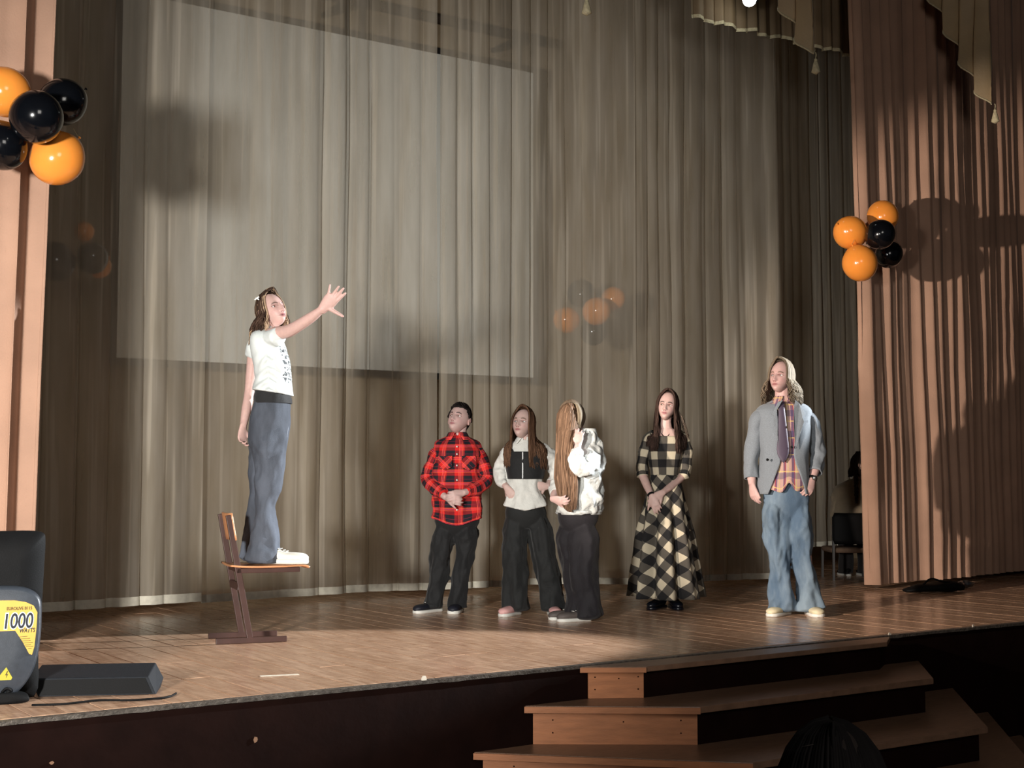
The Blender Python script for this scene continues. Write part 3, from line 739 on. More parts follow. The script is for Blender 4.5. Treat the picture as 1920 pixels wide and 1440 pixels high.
t = put('lettering', 'EUROLIVE B115', 6, 1144, 5.8, M['ink_y'], .001, off=.0004); t.scale = (.82, 1, 1)
for k, (u, v, l) in enumerate(((30, 1195, 14), (31, 1199, 18), (33, 1203, 17), (36, 1207, 18), (40, 1211, 11), (42, 1214, 13), (46, 1218, 6))):
    a_ = L2(u, v); b_ = L2(u+l, v-.5); g = Geo(); g.bar((a_[0], yf-.002, a_[1]), (b_[0], yf-.002, b_[1]), .001, .0022, up=(0, 0, 1)); g.build('fine_print', M['ink_y'], sp_o, smooth=False)
P = [L2(u, v) for u, v in ((8, 1251), (19, 1271), (17, 1275), (-6, 1275), (-8, 1272))]
g = Geo(); g.extrude([(x, yf+.001, z) for x, z in P], (0, -.002, 0)); g.build('warning_triangle', M['tri_y'], sp_o, smooth=False, fixn=True)
P = [L2(u, v) for u, v in ((9.5, 1258), (6, 1266), (8.5, 1265.5), (7.5, 1271), (11.5, 1263.5), (9, 1264), (11, 1258))]
g = Geo(); g.extrude([(x, yf-.0012, z) for x, z in P], (0, -.001, 0)); g.build('bolt_symbol', M['ink_y'], sp_o, smooth=False, fixn=True)
x_, z_ = L2(14, 1296); g = Geo(); tube(g, [Vector((x_-.03, yf, z_-.004)), Vector((x_-.012, yf-.012, z_+.014)), Vector((x_+.006, yf-.006, z_+.002)), Vector((x_-.012, yf, z_-.006))], [.006]*4, 8, 4); g.build('cable_plug', M['black'], sp_o)
# ================================================================== people
def smooth01(x): x = max(0.0, min(1.0, x)); return x*x*(3-2*x)
def G2(x, z, cx, cz, sx, sz): return math.exp(-((x-cx)/sx)**2 - ((z-cz)/sz)**2)
def head_geo(geo, Mh, sc_=1.0, skin=(.80, .55, .45), lips=(.62, .25, .24), brow=(.16, .10, .07), male=False, mouth=0.0, brow_dz=0.0, jaw=1.0):
    n, m_ = 150, 116; vs = []; cols = []
    def V(dx, dy, dz):
        x = .0755*dx; y = .094*dy; z = .1135*dz
        if dz < 0:
            s = smooth01(-dz*1.05); x *= 1-.30*s*(2-jaw); fr = max(0.0, -dy)
            z *= 1.0
            y += -.036*s*(1 if dy < .5 else .4)
            if dy > 0: y *= (1-.35*s)
            # squared chin
            z -= .004*s*fr
        else:
            y += .006*dz
        if dy < 0:
            f = min(1.0, -dy*2.2)
            ax = abs(x); d = 0.0
            nz_ = (z+.036)
            if -.046 < z < .024:
                t = smooth01((.024-z)/.060); d += (.004+.019*t)*math.exp(-(x/(.0075+.0055*t))**2)*smooth01((z+.048)/.010)
            d += .006*G2(ax, z, .0115, -.038, .007, .008)
            d -= .0095*G2(ax, z, .031, .002, .016, .012)
            d += .0045*G2(ax, z, .028, .022, .024, .009)
            d += .004*G2(ax, z, .042, -.028, .018, .018)
            up = G2(ax, z, 0, -.0605, .024, .0055); lo = G2(ax, z, 0, -.0715-.5*mouth, .021, .0065)
            d += .0055*up + .0060*lo - .0055*G2(ax, z, 0, -.0658-.2*mouth, .024, .0024+.3*mouth)
            d += .0065*G2(ax, z, 0, -.100, .020, .014)
            d -= .003*G2(ax, z, 0, -.084, .018, .006)
            lw_ = abs(ax-.0315)/.0140; oh = .0040*(1-lw_*lw_) if lw_ < 1 else -.001; ed = (oh-abs(z-.0005))/.0022
            d -= .0065*smooth01(ed*.5+.5) if ed > -1 else 0
            d += .0016*math.exp(-((z-.0062+14*(ax-.0315)**2)/.003)**2)*G2(ax, 0, .0315, 0, .016, 1)
            y -= d*f
            y += .004*f*G2(ax, z, .066, .01, .02, .05)
        c = list(skin)
        if dy < .1:
            ax = abs(x)
            bl = .5*G2(ax, z, .040, -.034, .022, .020) + .35*G2(ax, z, 0, -.04, .012, .01)
            c = [c[0]*(1-.04*bl), c[1]*(1-.22*bl), c[2]*(1-.18*bl)]
            def over(t, k): 
                k = max(0, min(1, k)); return [c[i]*(1-k)+t[i]*k for i in range(3)]
            if dy < -.3:
                lw = .0225
                L = G2(ax, z, 0, -.0607, lw, .0052)*1.3 + G2(ax, z, 0, -.0712-.5*mouth, lw*.85, .0060)*1.3
                c = over(lips, (L-.35)*1.6)
                c = over((.18, .05, .05), 1.3*G2(ax, z, 0, -.0660-.2*mouth, .021, .0020+.45*mouth))
                bz = .0225+brow_dz - 18*(ax-.030)**2
                if .011 < ax < .052: c = over(brow, 1.5*math.exp(-((z-bz)/.0040)**2)*smooth01((ax-.011)/.005)*smooth01((.052-ax)/.008))
                ez = .0062 - 16*(ax-.0315)**2
                if .014 < ax < .050: c = over((.05, .03, .025), 1.3*math.exp(-((z-ez)/.0024)**2))
                c = over((.62*skin[0], .5*skin[1], .5*skin[2]), .8*G2(ax, z, .031, .004, .019, .010))  # shade of the eye sockets painted into the skin
                c = over((.20, .07, .06), 1.2*G2(ax, z, .0065, -.0475, .0050, .0032))  # nostrils, with the shadow under the nose painted in
        return (x, y, z), tuple(c)+(1,)
    P, cc = V(0, 0, 1); vs.append(P); cols.append(cc)
    for j in range(1, m_):
        t = PI*j/m_
        for i in range(n):
            # denser in front
            q = 2*PI*i/n; a = -PI/2 + (q-PI) + .35*math.sin(q-PI)*(-1)
            P, cc = V(math.sin(t)*math.cos(a), math.sin(t)*math.sin(a), math.cos(t)); vs.append(P); cols.append(cc)
    P, cc = V(0, 0, -1); vs.append(P); cols.append(cc); L = len(vs)-1; fs = []
    for i in range(n):
        fs.append((0, 1+i, 1+(i+1) % n)); fs.append((L, L-n+(i+1) % n, L-n+i))
    for j in range(m_-2):
        for i in range(n):
            a = 1+j*n; fs.append((a+i, a+n+i, a+n+(i+1) % n, a+(i+1) % n))
    geo.add([Mh @ (Vector(p)*sc_) for p in vs], fs, vcols=cols)
    R3 = Mh.to_3x3()
    for s in (-1, 1):   # ears
        g2 = Geo(); g2.sphere((0, 0, 0), (.0085, .018, .031), 14, 12)
        ev = []
        for p in g2.v:
            x, y, z = p; y += .006*(z/.03); 
            r = math.hypot(y/.018, z/.031)
            if x*s > 0: x *= .35 + 1.1*smooth01(r*1.1)
            ev.append(Mh @ (Vector((s*.0765+x+s*.004, .012+y, -.012+z))*sc_))
        geo.add(ev, g2.f, col=(skin[0]*.97, skin[1]*.88, skin[2]*.86, 1))

def eyes(parent, Mh, sc_, iris=(.12, .08, .05), gaze=(0, 0)):
    for s in (-1, 1):
        c = Vector((s*.0315, -.0648, .0005)); g = Geo(); n, m_ = 24, 18; R = .0120
        d = Vector((math.sin(gaze[0]), -math.cos(gaze[0]), math.sin(gaze[1]))).normalized()
        g.sphere(c, R, n, m_); cols = []
        for p in g.v:
            q = (Vector(p)-c)/R; k = q.dot(d); cols.append((.02, .02, .02, 1) if k > .965 else (iris+(1,) if k > .74 else (.60, .57, .55, 1)))
        g.v = [tuple(Mh @ (Vector(p)*sc_)) for p in g.v]; g.col = cols; g.hascol = True
        g.build('eye', EYEM, parent)
EYEM = vcol_mat('eye_surface', 0.12, 0, 0.5)

def hand(prims, wr_, d, n, side, size=1.0, curl=(.25, .3, .35, .4), spread=(.1, .03, -.04, -.12), thumb=(.75, .55, .1), tcurl=.2):
    """prims: list of closed tubes. d fingers' way, n palm normal (the way the palm looks), side -> thumb side"""
    d = Vector(d).normalized(); n = Vector(n); n = (n - d*n.dot(d)).normalized(); s = d.cross(n).normalized()*side
    w_ = Vector(wr_); k = size
    T = lambda P, R, up=n, nn=10: prims.append((P, R, up, nn))
    T([w_-d*.02*k, w_+d*.02*k, w_+d*.055*k, w_+d*.088*k], [(.024*k, .018*k), (.033*k, .0165*k), (.040*k, .0145*k), (.038*k, .011*k)], n, 14)
    ln = (.072, .080, .074, .058); off = (.0295, .0105, -.009, -.0275); rr = (.0088, .009, .0085, .0076)
    for i in range(4):
        b = w_ + d*(.082 - .006*abs(off[i]-.01)/.03)*k + s*off[i]*k; a = spread[i]
        fd = (d*math.cos(a) + s*math.sin(a)).normalized(); P = [b-fd*.012*k, b]; c = 0.0; p = b
        for j, fr in enumerate((.45, .30, .25)):
            c += curl[i]*(.8 if j == 0 else 1.0); e = fd*math.cos(c) + n*math.sin(c); p = p + e*ln[i]*fr*k; P.append(p)
        T(P, [rr[i]*k, rr[i]*k, rr[i]*.95*k, rr[i]*.88*k, rr[i]*.72*k])
    td = (s*thumb[0] + d*thumb[1] + n*thumb[2]).normalized(); b = w_ + d*.022*k + s*.020*k; te = (td*math.cos(tcurl) + (d*.6+n*.5).normalized()*math.sin(tcurl)).normalized()
    T([b, b+td*.038*k, b+td*.038*k+te*.030*k, b+td*.038*k+te*.056*k], [.0135*k, .0115*k, .0095*k, .0075*k])

def remesh(prims, voxel=.0054, smooth_it=3):
    g = Geo()
    for P, R, up, nn in prims: tube(g, P, R, nn, 4, up=up, cap=True)
    me = g.mesh('tmp'); bm = bmesh.new(); bm.from_mesh(me); bmesh.ops.recalc_face_normals(bm, faces=bm.faces[:]); bm.to_mesh(me); bm.free()
    o = bpy.data.objects.new('tmp', me); C.objects.link(o)
    r = o.modifiers.new('r', 'REMESH'); r.mode = 'VOXEL'; r.voxel_size = voxel
    s = o.modifiers.new('s', 'SMOOTH'); s.factor = .5; s.iterations = smooth_it
    dg = bpy.context.evaluated_depsgraph_get(); e = bpy.data.meshes.new_from_object(o.evaluated_get(dg))
    vs = np.empty(len(e.vertices)*3); e.vertices.foreach_get('co', vs); vs = vs.reshape(-1, 3)
    fs = [tuple(p.vertices) for p in e.polygons]
    bpy.data.objects.remove(o); bpy.data.meshes.remove(me); bpy.data.meshes.remove(e)
    return vs.tolist(), fs

class Person:
    def __init__(s, label, ub, vb, Yc, z0=0.0, group=None):
        s.Yc = Yc; s.z0 = z0
        q = cpt(ub, vb, Yc); s.q = Vector((q.x, q.y, z0)); p = cw(q.x, q.y, z0)
        s.root = empty('person', label, 'person', p, -YAW); s.prims = []; s.extra = Geo(); s.ell = []
    def J(s, u, v, d=0.0):
        return cpt(u, v, s.Yc+d) - s.q
    def limb(s, pts, rad, up=(0, 1, 0), nn=12): s.prims.append(([Vector(p) for p in pts], rad, Vector(up), nn))
    def frame(s, c, yaw, pitch, roll=0.0):
        """yaw>0 turns the face to picture right; pitch>0 looks up; roll>0 tilts the crown to picture right"""
        return Matrix.Translation(c) @ (Matrix.Rotation(roll, 4, 'Y') @ Matrix.Rotation(yaw, 4, 'Z') @ Matrix.Rotation(-pitch, 4, 'X'))
    def body(s, Mh, hs, skin, **kw):
        vs, fs = remesh(s.prims); g = Geo(); g.add(vs, fs, col=skin+(1,))
        head_geo(g, Mh, hs, skin, **kw); g.mi = [0]*len(g.f)
        o = g.build('body', SKIN, s.root); s.Mh = Mh; s.hs = hs
        return o
    def push(s, p, gap=.012):
        """keep hair outside the clothed torso"""
        if not s.ell or p.z > s.ell[0][2] or p.z < s.ell[-1][2]: return p
        E = s.ell
        for a, b in zip(E[:-1], E[1:]):
            if a[2] >= p.z >= b[2]:
                t = (a[2]-p.z)/max(1e-6, a[2]-b[2]); cx, cy, rx, ry, yw = [a[i]*(1-t)+b[i]*t for i in (0, 1, 3, 4, 6)]
                x, y = p.x-cx, p.y-cy; c, s_ = math.cos(-yw), math.sin(-yw); X, Y = x*c-y*s_, x*s_+y*c; rx += gap; ry += gap
                k = (abs(X/rx)**2.3 + abs(Y/ry)**2.3)**(1/2.3)
                if 0 < k < 1: X /= k; Y /= k; c, s_ = math.cos(yw), math.sin(yw); return Vector((cx+X*c-Y*s_, cy+X*s_+Y*c, p.z))
                return p
        return p

def hair_cap(geo, Mh, hs, col, grow=1.07, front=.052, side=-.03, back=-.10):
    """skull-hugging hair shell; leaves the face free"""
    n, m_ = 64, 36; vs = []; idx = {}; cols = []; fs = []
    for j in range(m_+1):
        t = PI*j/m_
        for i in range(n):
            a = 2*PI*i/n; dx, dy, dz = math.sin(t)*math.cos(a), math.sin(t)*math.sin(a), math.cos(t)
            x = .0755*dx*grow; y = .094*dy*grow + .004; z = .1135*dz*(grow+.02)
            if dz < 0:
                s = smooth01(-dz*1.05); x *= 1-.22*s
                if dy > 0: y *= 1-.15*s
            j_ = 1+.03*noise.noise(Vector((a*3, t*1.2, 5)))+.02*noise.noise(Vector((a*14, t*2, 9)))
            vs.append(Mh @ (Vector((x*j_, y*j_, z*j_))*hs)); b = .75+.5*abs(noise.noise(Vector((a*9, t*1.5, 1)))); cols.append((col[0]*b, col[1]*b, col[2]*b, 1))
            # lower limit of the hair at this azimuth
            f = -dy/max(1e-6, math.hypot(dx, dy))
            lim = back + (side-back)*smooth01((f+.5)/.5) if f < 0 else side + (front-side)*smooth01(f/.62)
            idx[(j, i)] = z > lim
    for j in range(m_):
        for i in range(n):
            k = [(j, i), (j+1, i), (j+1, (i+1) % n), (j, (i+1) % n)]
            if all(idx[q] for q in k): fs.append(tuple(q[0]*n+q[1] for q in k))
    geo.add(vs, fs, vcols=cols)
def lock(geo, P, r, col, flat=.55, n=5, up=(0, 1, 0), taper=True):
    m_ = len(P); R = []
    for i in range(m_):
        t = i/(m_-1); k = (1-.75*max(0, (t-.7)/.3)) if taper else 1; k *= min(1, .5+t*4); R.append((r*k, r*k*flat))
    tube(geo, P, R, 4, 1 if len(P) > 8 else 2, up=up, cap=True, col=col)
def shade(col, rnd, v=.35):
    k = 1 + rnd.uniform(-v, v); return (min(1, col[0]*k), min(1, col[1]*k), min(1, col[2]*k), 1)
def long_hair(p, geo, n_, col, length, az=(55, 180), seed=1, wave=.006, freq=14, r=.0075, part=0.0, spread=1.0, drift=(0, 0), tip=None, v=.35, sides=(-1, 1), zoff=0.0, E1=-8, front_bias=0.0, rot=0.0, party=-.075, inward=0.0):
    rnd = random.Random(seed); Mh, hs = p.Mh, p.hs; n_ = int(n_*2.6); r *= .52
    for i in range(n_):
        sd = sides[i % len(sides)]; ph = math.radians(rnd.uniform(*az)); grow = rnd.uniform(1.06, 1.17); L = length(ph) if callable(length) else length
        L *= rnd.uniform(.88, 1.04); py = party + .13*((math.degrees(ph)-az[0])/max(1, az[1]-az[0])); P = []
        c, s_ = math.cos(ph), math.sin(ph)*sd
        for E in np.linspace(88, E1, 7):
            e = math.radians(E); q = smooth01((90-E)/60)
            x = .0755*math.cos(e)*s_*grow + part*(1-q); y = -.094*math.cos(e)*c*grow*q + (1-q)*py; z = .1135*math.sin(e)*grow + .004
            P.append(Mh @ (Vector((x, y + .004, z))*hs))
        q = P[-1]; out = (Mh.to_3x3() @ Vector((s_, -c, 0))); out.z = 0
        if out.length > 0: out.normalize()
        ps = rnd.uniform(0, 6.28); K = 9
        for k in range(1, K+1):
            t = k/K; a = wave*min(1, t*2.5); w1 = math.sin(freq*t*L*6+ps); w2 = math.cos(freq*t*L*5.3+ps*1.7)
            pt = q + Vector((0, 0, -L*t)) + out*(.016*spread*math.sin(min(1, t*1.3)*PI*.5) - inward*t) + Vector((a*w1+drift[0]*t, a*w2+drift[1]*t, 0))
            if tip is not None:
                kk = smooth01((t-.15)/.85); pt = pt.lerp(Vector((tip[0]+rnd.uniform(-.01, .01)+ (pt.x-q.x)*.3, tip[1], pt.z)), kk*tip[2])
            P.append(p.push(pt, .010+.012*rnd.random()))
        lock(geo, P, r*rnd.uniform(.7, 1.25), shade(col, rnd, v))

# ------------------------------------------------------------------ cloth
def cloth(name, base, rough=.85, kind=None, bump=.25, bs=120, var=.10, ns=14, sheen=.1, **k):
    m = mat(name, base, rough, ns, var, bump, bs, sheen=sheen, coord='Object'); return m
def red_plaid():
    m = mat('red_plaid_flannel', (200, 22, 18), .85, 0, 0, .2, 200); q = N(m); b = q.n['Principled BSDF']; x, y = uv_xy(q)
    V_ = band(q, x, .098, .30, .78); H_ = band(q, y, .092, .25, .74)
    base = lin((206, 22, 20)); mid = lin((128, 14, 22)); nav = lin((14, 14, 26))
    c = q.mix(V_, base, mid); c = q.mix(H_, c, mid); c = q.mix(q.math('MULTIPLY', V_, H_), c, nav)
    for co, pr, a_, cc in ((x, .098, .02, (236, 96, 76)), (x, .098, .10, (225, 80, 90)), (x, .098, .19, (236, 96, 70)), (y, .092, .0, (238, 100, 70)), (y, .092, .09, (230, 70, 110)), (y, .092, .17, (238, 100, 70))):
        c = q.mix(q.math('MULTIPLY', band(q, co, pr, a_, a_+.035), .8), c, lin(cc))
    c = q.mix(q.math('MULTIPLY', band(q, y, .092, .45, .48), .6), c, lin((150, 20, 60)))
    q.link(c, b.inputs['Base Color']); return m
def gingham(name, rot, per=.118):
    m = mat(name, (180, 170, 150), .9, 0, 0, .3, 160); q = N(m); b = q.n['Principled BSDF']; x, y = uv_xy(q, rot)
    V_ = band(q, x, per, 0, .5); H_ = band(q, y, per, 0, .5)
    c = q.mix(q.math('ADD', q.math('MULTIPLY', V_, .5), q.math('MULTIPLY', H_, .5)), lin((184, 173, 150)), lin((16, 15, 16)))
    s1 = q.math('MAXIMUM', V_, H_); bth = q.math('MULTIPLY', V_, H_)
    c = q.mix(s1, lin((184, 173, 150)), lin((74, 69, 62))); c = q.mix(bth, c, lin((13, 12, 14)))
    q.link(c, b.inputs['Base Color']); return m
def madras():
    m = mat('striped_check_shirt', (190, 150, 140), .85, 0, 0, .2, 160); q = N(m); b = q.n['Principled BSDF']; x, y = uv_xy(q)
    c = q.mix(band(q, x, .046, 0, .30), lin((186, 150, 140)), lin((112, 82, 104))); c = q.mix(band(q, x, .046, .5, .60), c, lin((188, 168, 118))); c = q.mix(band(q, x, .052, .72, .80), c, lin((150, 60, 66)))
    c = q.mix(q.math('MULTIPLY', band(q, y, .15, .1, .40), .5), c, lin((40, 52, 96))); c = q.mix(q.math('MULTIPLY', band(q, y, .12, .55, .62), .6), c, lin((220, 190, 110)))
    q.link(c, b.inputs['Base Color']); return m
def tee_print():
    m = mat('white_tshirt_printed', (206, 212, 210), .85, 3, .03, .15, 160); q = N(m); b = q.n['Principled BSDF']; x, y = uv_xy(q)
    # black lettering-like graphic, in a panel on the chest
    f = q.new('ShaderNodeTexNoise'); mp = q.new('ShaderNodeMapping'); mp.inputs['Scale'].default_value = (60, 42, 1); uv = q.new('ShaderNodeUVMap'); q.link(uv.outputs[0], mp.inputs[0]); q.link(mp.outputs[0], f.inputs['Vector']); f.inputs['Scale'].default_value = 1.0; f.inputs['Detail'].default_value = 1
    ink = q.math('GREATER_THAN', f.outputs['Fac'], .50)
    u0_ = -PI/2*.115
    px = q.math('MULTIPLY', q.math('GREATER_THAN', x, u0_-.06), q.math('LESS_THAN', x, u0_+.075)); py = q.math('MULTIPLY', q.math('GREATER_THAN', y, -.36), q.math('LESS_THAN', y, -.13))
    rows_ = q.math('GREATER_THAN', q.math('FRACT', q.math('DIVIDE', y, .036)), .22)
    k = q.math('MULTIPLY', q.math('MULTIPLY', px, py), q.math('MULTIPLY', ink, rows_))
    q.link(q.mix(q.math('MULTIPLY', k, .9), lin((206, 212, 210)), lin((24, 26, 34))), b.inputs['Base Color']); return m
def denim(name, col, fade, k=.55):
    m = mat(name, col, .85, 0, 0, .3, 260); q = N(m); b = q.n['Principled BSDF']; tc = q.new('ShaderNodeTexCoord')
    mp = q.new('ShaderNodeMapping'); mp.inputs['Scale'].default_value = (6, 6, 1.7); q.link(tc.outputs['Object'], mp.inputs[0])
    f = q.ramp(q.noise(1.0, mp.outputs[0], 4, .6), .38, .66); h = q.noise(160, tc.outputs['Object'], 2)
    c = q.mix(q.math('MULTIPLY', f, k), lin(col), lin(fade)); c = q.mix(q.math('MULTIPLY', h, .18), c, lin((20, 26, 40))); q.link(c, b.inputs['Base Color']); return m
def heather(name, col):
    m = mat(name, col, .9, 220, .18, .2, 260, sheen=.2); return m

def collar(geo, c, r, h=.032, gap=16, yaw=0, drop=.028, flare=1.5):
    x, y, z = c
    loft(geo, [(x, y, z-.005, r, r*1.05), (x, y, z+h*.7, r*.95, r), (x, y, z+h, r*1.0, r*1.06), (x, y-.004, z+h*.6, r*1.16, r*1.22), (x, y-.008, z-drop, r*flare, r*flare*1.05)], 40, 3, yaw=yaw, arc=[gap*.5, gap*.6, gap*.7, gap, gap*2.0])
def shoe(p, c, ang, L=.25, w_=.045, upper=None, sole=None, h=.075, sole_h=.024, floor=0.0, toe_h=.045):
    """c ankle centre (local), ang heading of toe: 0 = toward the viewer(-y), + to picture right"""
    R = Matrix.Rotation(ang, 3, 'Z'); D = R @ Vector((0, -1, 0)); c = Vector((c[0], c[1], floor)); g = Geo()
    S = [(-.30, .026, h*.75), (-.24, .034, h), (-.05, .036, h*1.05), (.20, w_*.92, h*.78), (.42, w_, toe_h*1.15), (.60, w_*.86, toe_h), (.69, w_*.45, toe_h*.6)]
    tube(g, [c + D*(t*L) + Vector((0, 0, sole_h*.6+hh/2)) for t, w2, hh in S], [(w2, hh/2) for t, w2, hh in S], 16, 4, up=(0, 0, 1))
    for i, v in enumerate(g.v):
        if v[2] < floor+.003: g.v[i] = (v[0], v[1], floor+.003)
    o = g.build('shoe', upper, p.root)
    g = Geo(); tube(g, [c + D*(t*L) + Vector((0, 0, sole_h/2)) for t, w2, hh in S], [(w2*1.07, sole_h/2) for t, w2, hh in S], 16, 4, up=(0, 0, 1))
    g.v = [(a, b_, floor + min(sole_h, max(0.0, (z_-floor-sole_h/2)*3+sole_h/2))) for a, b_, z_ in g.v]
    g.build('sole', sole, o)
    g = Geo()   # laces
    for t in (.02, .09, .16, .23):
        X = R @ Vector((1, 0, 0)); cc = c + D*(t*L) + Vector((0, 0, sole_h*.6 + (h*1.02 if t < .1 else h*(1.05-t))+.002))
        g.bar(cc-X*.018, cc+X*.018, .006, .004)
    g.build('laces', sole, o, smooth=False)
    return o
def leg_cloth(g, pts, rad, seed, amp=.008, n=40, m_=9, fs_=7, fa=1.3):
    pts = [pts[0], pts[0].lerp(pts[1], .45)] + list(pts[1:]); r0 = rad[0] if isinstance(rad[0], tuple) else (rad[0], rad[0]); rad = [(r0[0]*.72, r0[1]*.72), r0] + list(rad[1:])
    tube(g, pts, rad, n, m_, cap=True, wr=wrinkle(amp, fs_, fa, seed))
def sleeve(g, pts, rad, seed, amp=.008, n=32, m_=9, fs_=16, uvo=(0, 0), cap=False):
    tube(g, pts, rad, n, m_, cap=cap, wr=wrinkle(amp, fs_, 1.1, seed), uvo=uvo)
def waist_cap(g, keys, yaw, **k): return loft(g, keys, 48, 5, yaw=yaw, **k)
# ------------------------------------------------------------------ person on the chair
def px(p): return p.Yc/F
WHITE_SHOE = mat('white_canvas', (232, 228, 216), .7, 20, .06, .1, 80); SOLE_W = mat('white_rubber', (224, 222, 214), .5, 20, .05)
def girl_on_chair():
    Y = 8.52; p = Person('person in white T-shirt and gray flared jeans standing on the chair, arm outstretched', 493, 1055, Y, .463)
    J = p.J; k = px(p); skin = (.80, .52, .46)
    yaw = math.radians(68)
    head = J(509, 583, 0); Mh = p.frame(head, math.radians(48), math.radians(14), math.radians(-6))
    nk = J(503, 618, .02)
    p.limb([head+Vector((-.015, .02, -.03)), J(505, 608, .01), J(502, 630, .02)], [.052, .050, .062])
    p.limb([J(502, 622, .02), J(506, 655, .01), J(510, 700, 0), J(510, 745, 0), J(504, 790, 0)], [(.06, .08), (.075, .12), (.07, .10), (.085, .11), (.09, .12)])
    # raised near arm
    sh = J(514, 626, -.12); el = J(562, 609, -.26); wr = J(606, 578, -.34)
    p.limb([J(505, 632, -.06), sh, J(540, 621, -.20), el, J(585, 594, -.30), wr], [.05, (.044, .046), (.040, .040), (.036, .034), (.032, .033), (.021, .024)])
    d = (J(633, 556, -.36) - wr).normalized()
    hand(p.prims, wr, (.75, -.35, .75), (.25, -.95, .1), 1, 1.12, curl=(-.02, .0, .02, -.05), spread=(.06, -.02, -.10, -.55), thumb=(.95, .25, .15), tcurl=.05)
    # far arm hanging back
    s2 = J(480, 640, .13); e2 = J(468, 735, .16); w2 = J(456, 800, .06)
    p.limb([J(495, 632, .06), s2, J(473, 690, .17), e2, J(462, 768, .11), w2], [.05, .044, .038, .033, .031, .022])
    hand(p.prims, w2, (-.05, -.15, -1), (.75, -.6, -.1), -1, .95, curl=(.55, .6, .65, .6), spread=(.08, .02, -.04, -.1), thumb=(.5, .8, .3), tcurl=.3)
    # legs inside the jeans
    for dy, (x1, x2, x3) in ((-.07, (505, 500, 492)), (.09, (498, 484, 470))):
        p.limb([J(x1, 780, dy), J(x2, 920, dy), J(x3, 1040, dy)], [.062, .042, .032])
    p.body(Mh, .98, skin, lips=(.60, .24, .24), brow=(.13, .08, .06), mouth=.006, brow_dz=-.002)
    eyes(p.root, Mh, .98, gaze=(.1, .2))
    # T-shirt
    g = Geo(); K = [(J(502, 612, .02), 12, .060), (J(502, 618, .02), 20, .085), (J(500, 630, .02), 27, .150), (J(504, 652, .01), 32, .165), (J(511, 690, 0), 35, .155), (J(511, 715, 0), 34, .150), (J(511, 737, 0), 37, .160)]
    def wk(a, s, c): return .014*noise.noise(Vector((math.cos(a)*1.6, math.sin(a)*1.6, s*5))) + (.010*math.sin((s*1.0-abs(a+PI/2)*.10)*95)*math.exp(-((a+PI/2)/.55)**2) + .007*noise.noise(Vector((a*2.5+s*9, s*16, 2))))*smooth01((s-.14)/.08)
    loft(g, [(c.x, c.y, c.z, hw*k, ry, 0) for c, hw, ry in K], 72, 8, wr=wk, cap=True)
    # the hem climbs at the back, drops at the front
    g.v = [(x, y, z + (max(0, (K[3][0].z-z))/.3)*(-.16*(x-K[6][0].x)) ) for x, y, z in g.v]
    tube(g, [J(504, 634, -.04), J(511, 634, -.12), J(522, 632, -.165)], [(.045, .05), (.056, .058), (.060, .060)], 26, 5, cap=True, up=(0, 1, 0), wr=wrinkle(.006, 20, 1.2, 3))
    tube(g, [J(492, 632, .08), J(480, 648, .14), J(476, 668, .165)], [(.055, .06), (.058, .06), (.056, .058)], 26, 5, cap=True, up=(0, 1, 0), wr=wrinkle(.006, 20, 1.2, 5))
    # print uv: map x-forward direction to the front panel
    g = fuse(g, .008, 3); me_ = g.build('tshirt', [TEE], p.root)
    # re-project the uv so that the print sits on the chest (front = picture right)
    uvl = me_.data.uv_layers[0].data; c0 = K[3][0]
    for L in me_.data.loops:
        v = me_.data.vertices[L.vertex_index].co; a = math.atan2(v.y-c0.y, v.x-c0.x); uvl[L.index].uv = (-PI/2*.115 + a*.10 + .028, v.z-J(500, 612, 0).z)
    # black top under the T-shirt
    g = Geo(); K2 = [(J(511, 715, 0), 31, .13), (J(511, 735, 0), 33, .143), (J(511, 752, 0), 35, .15), (J(512, 757, 0), 34, .15)]
    loft(g, [(c.x, c.y, c.z, hw*k, ry) for c, hw, ry in K2], 60, 5, wr=wrinkle(.005, 14, 1.5, 2)); g.build('undershirt', cloth('black_jersey', (22, 22, 24)), p.root, solid=.003)
    # jeans
    g = Geo(); K3 = [(J(511, 748, 0), 32, .135), (J(509, 770, 0), 36, .155), (J(505, 800, 0), 38, .160), (J(504, 830, 0), 36, .150), (J(503, 850, 0), 30, .12)]
    S = [(c.x, c.y, c.z, hw*k, ry) for c, hw, ry in K3]; loft(g, S, 60, 7, wr=wrinkle(.006, 9, 1.2, 6), cap=True)
    leg_cloth(g, [J(507, 800, -.07), J(506, 850, -.075), J(505, 900, -.08), J(499, 940, -.08), J(496, 985, -.08), J(493, 1025, -.08), J(489, 1052, -.08)], [(.112, .10), (.106, .095), (.084, .078), (.070, .068), (.078, .075), (.102, .09), (.122, .10)], 4, .016)
    leg_cloth(g, [J(500, 800, .07), J(496, 850, .08), J(490, 900, .09), J(484, 940, .10), J(479, 985, .10), J(475, 1025, .10), J(473, 1046, .10)], [(.105, .10), (.100, .095), (.080, .078), (.066, .068), (.070, .070), (.080, .08), (.088, .09)], 9, .016)
    g = fuse(g, .008, 2); g.v = [(x, y, max(z, .006)) for x, y, z in g.v]
    o = g.build('jeans', DEN_G, p.root)
    g = Geo(); tube(g, [J(538, 752, -.03), J(541, 790, -.03), J(533, 850, -.08), J(521, 915, -.10)], [.003]*4, 5, 4); g.build('side_seam', DEN_L, o)
    g = Geo(); tube(g, [J(478, 768, -.09), J(480, 800, -.12), J(492, 806, -.15), J(497, 768, -.145)], [.0028]*4, 5, 3); g.build('back_pocket_seam', DEN_L, o)
    shoe(p, J(520, 1048, -.08), math.radians(84), .27, .048, WHITE_SHOE, SOLE_W, h=.07, sole_h=.03)
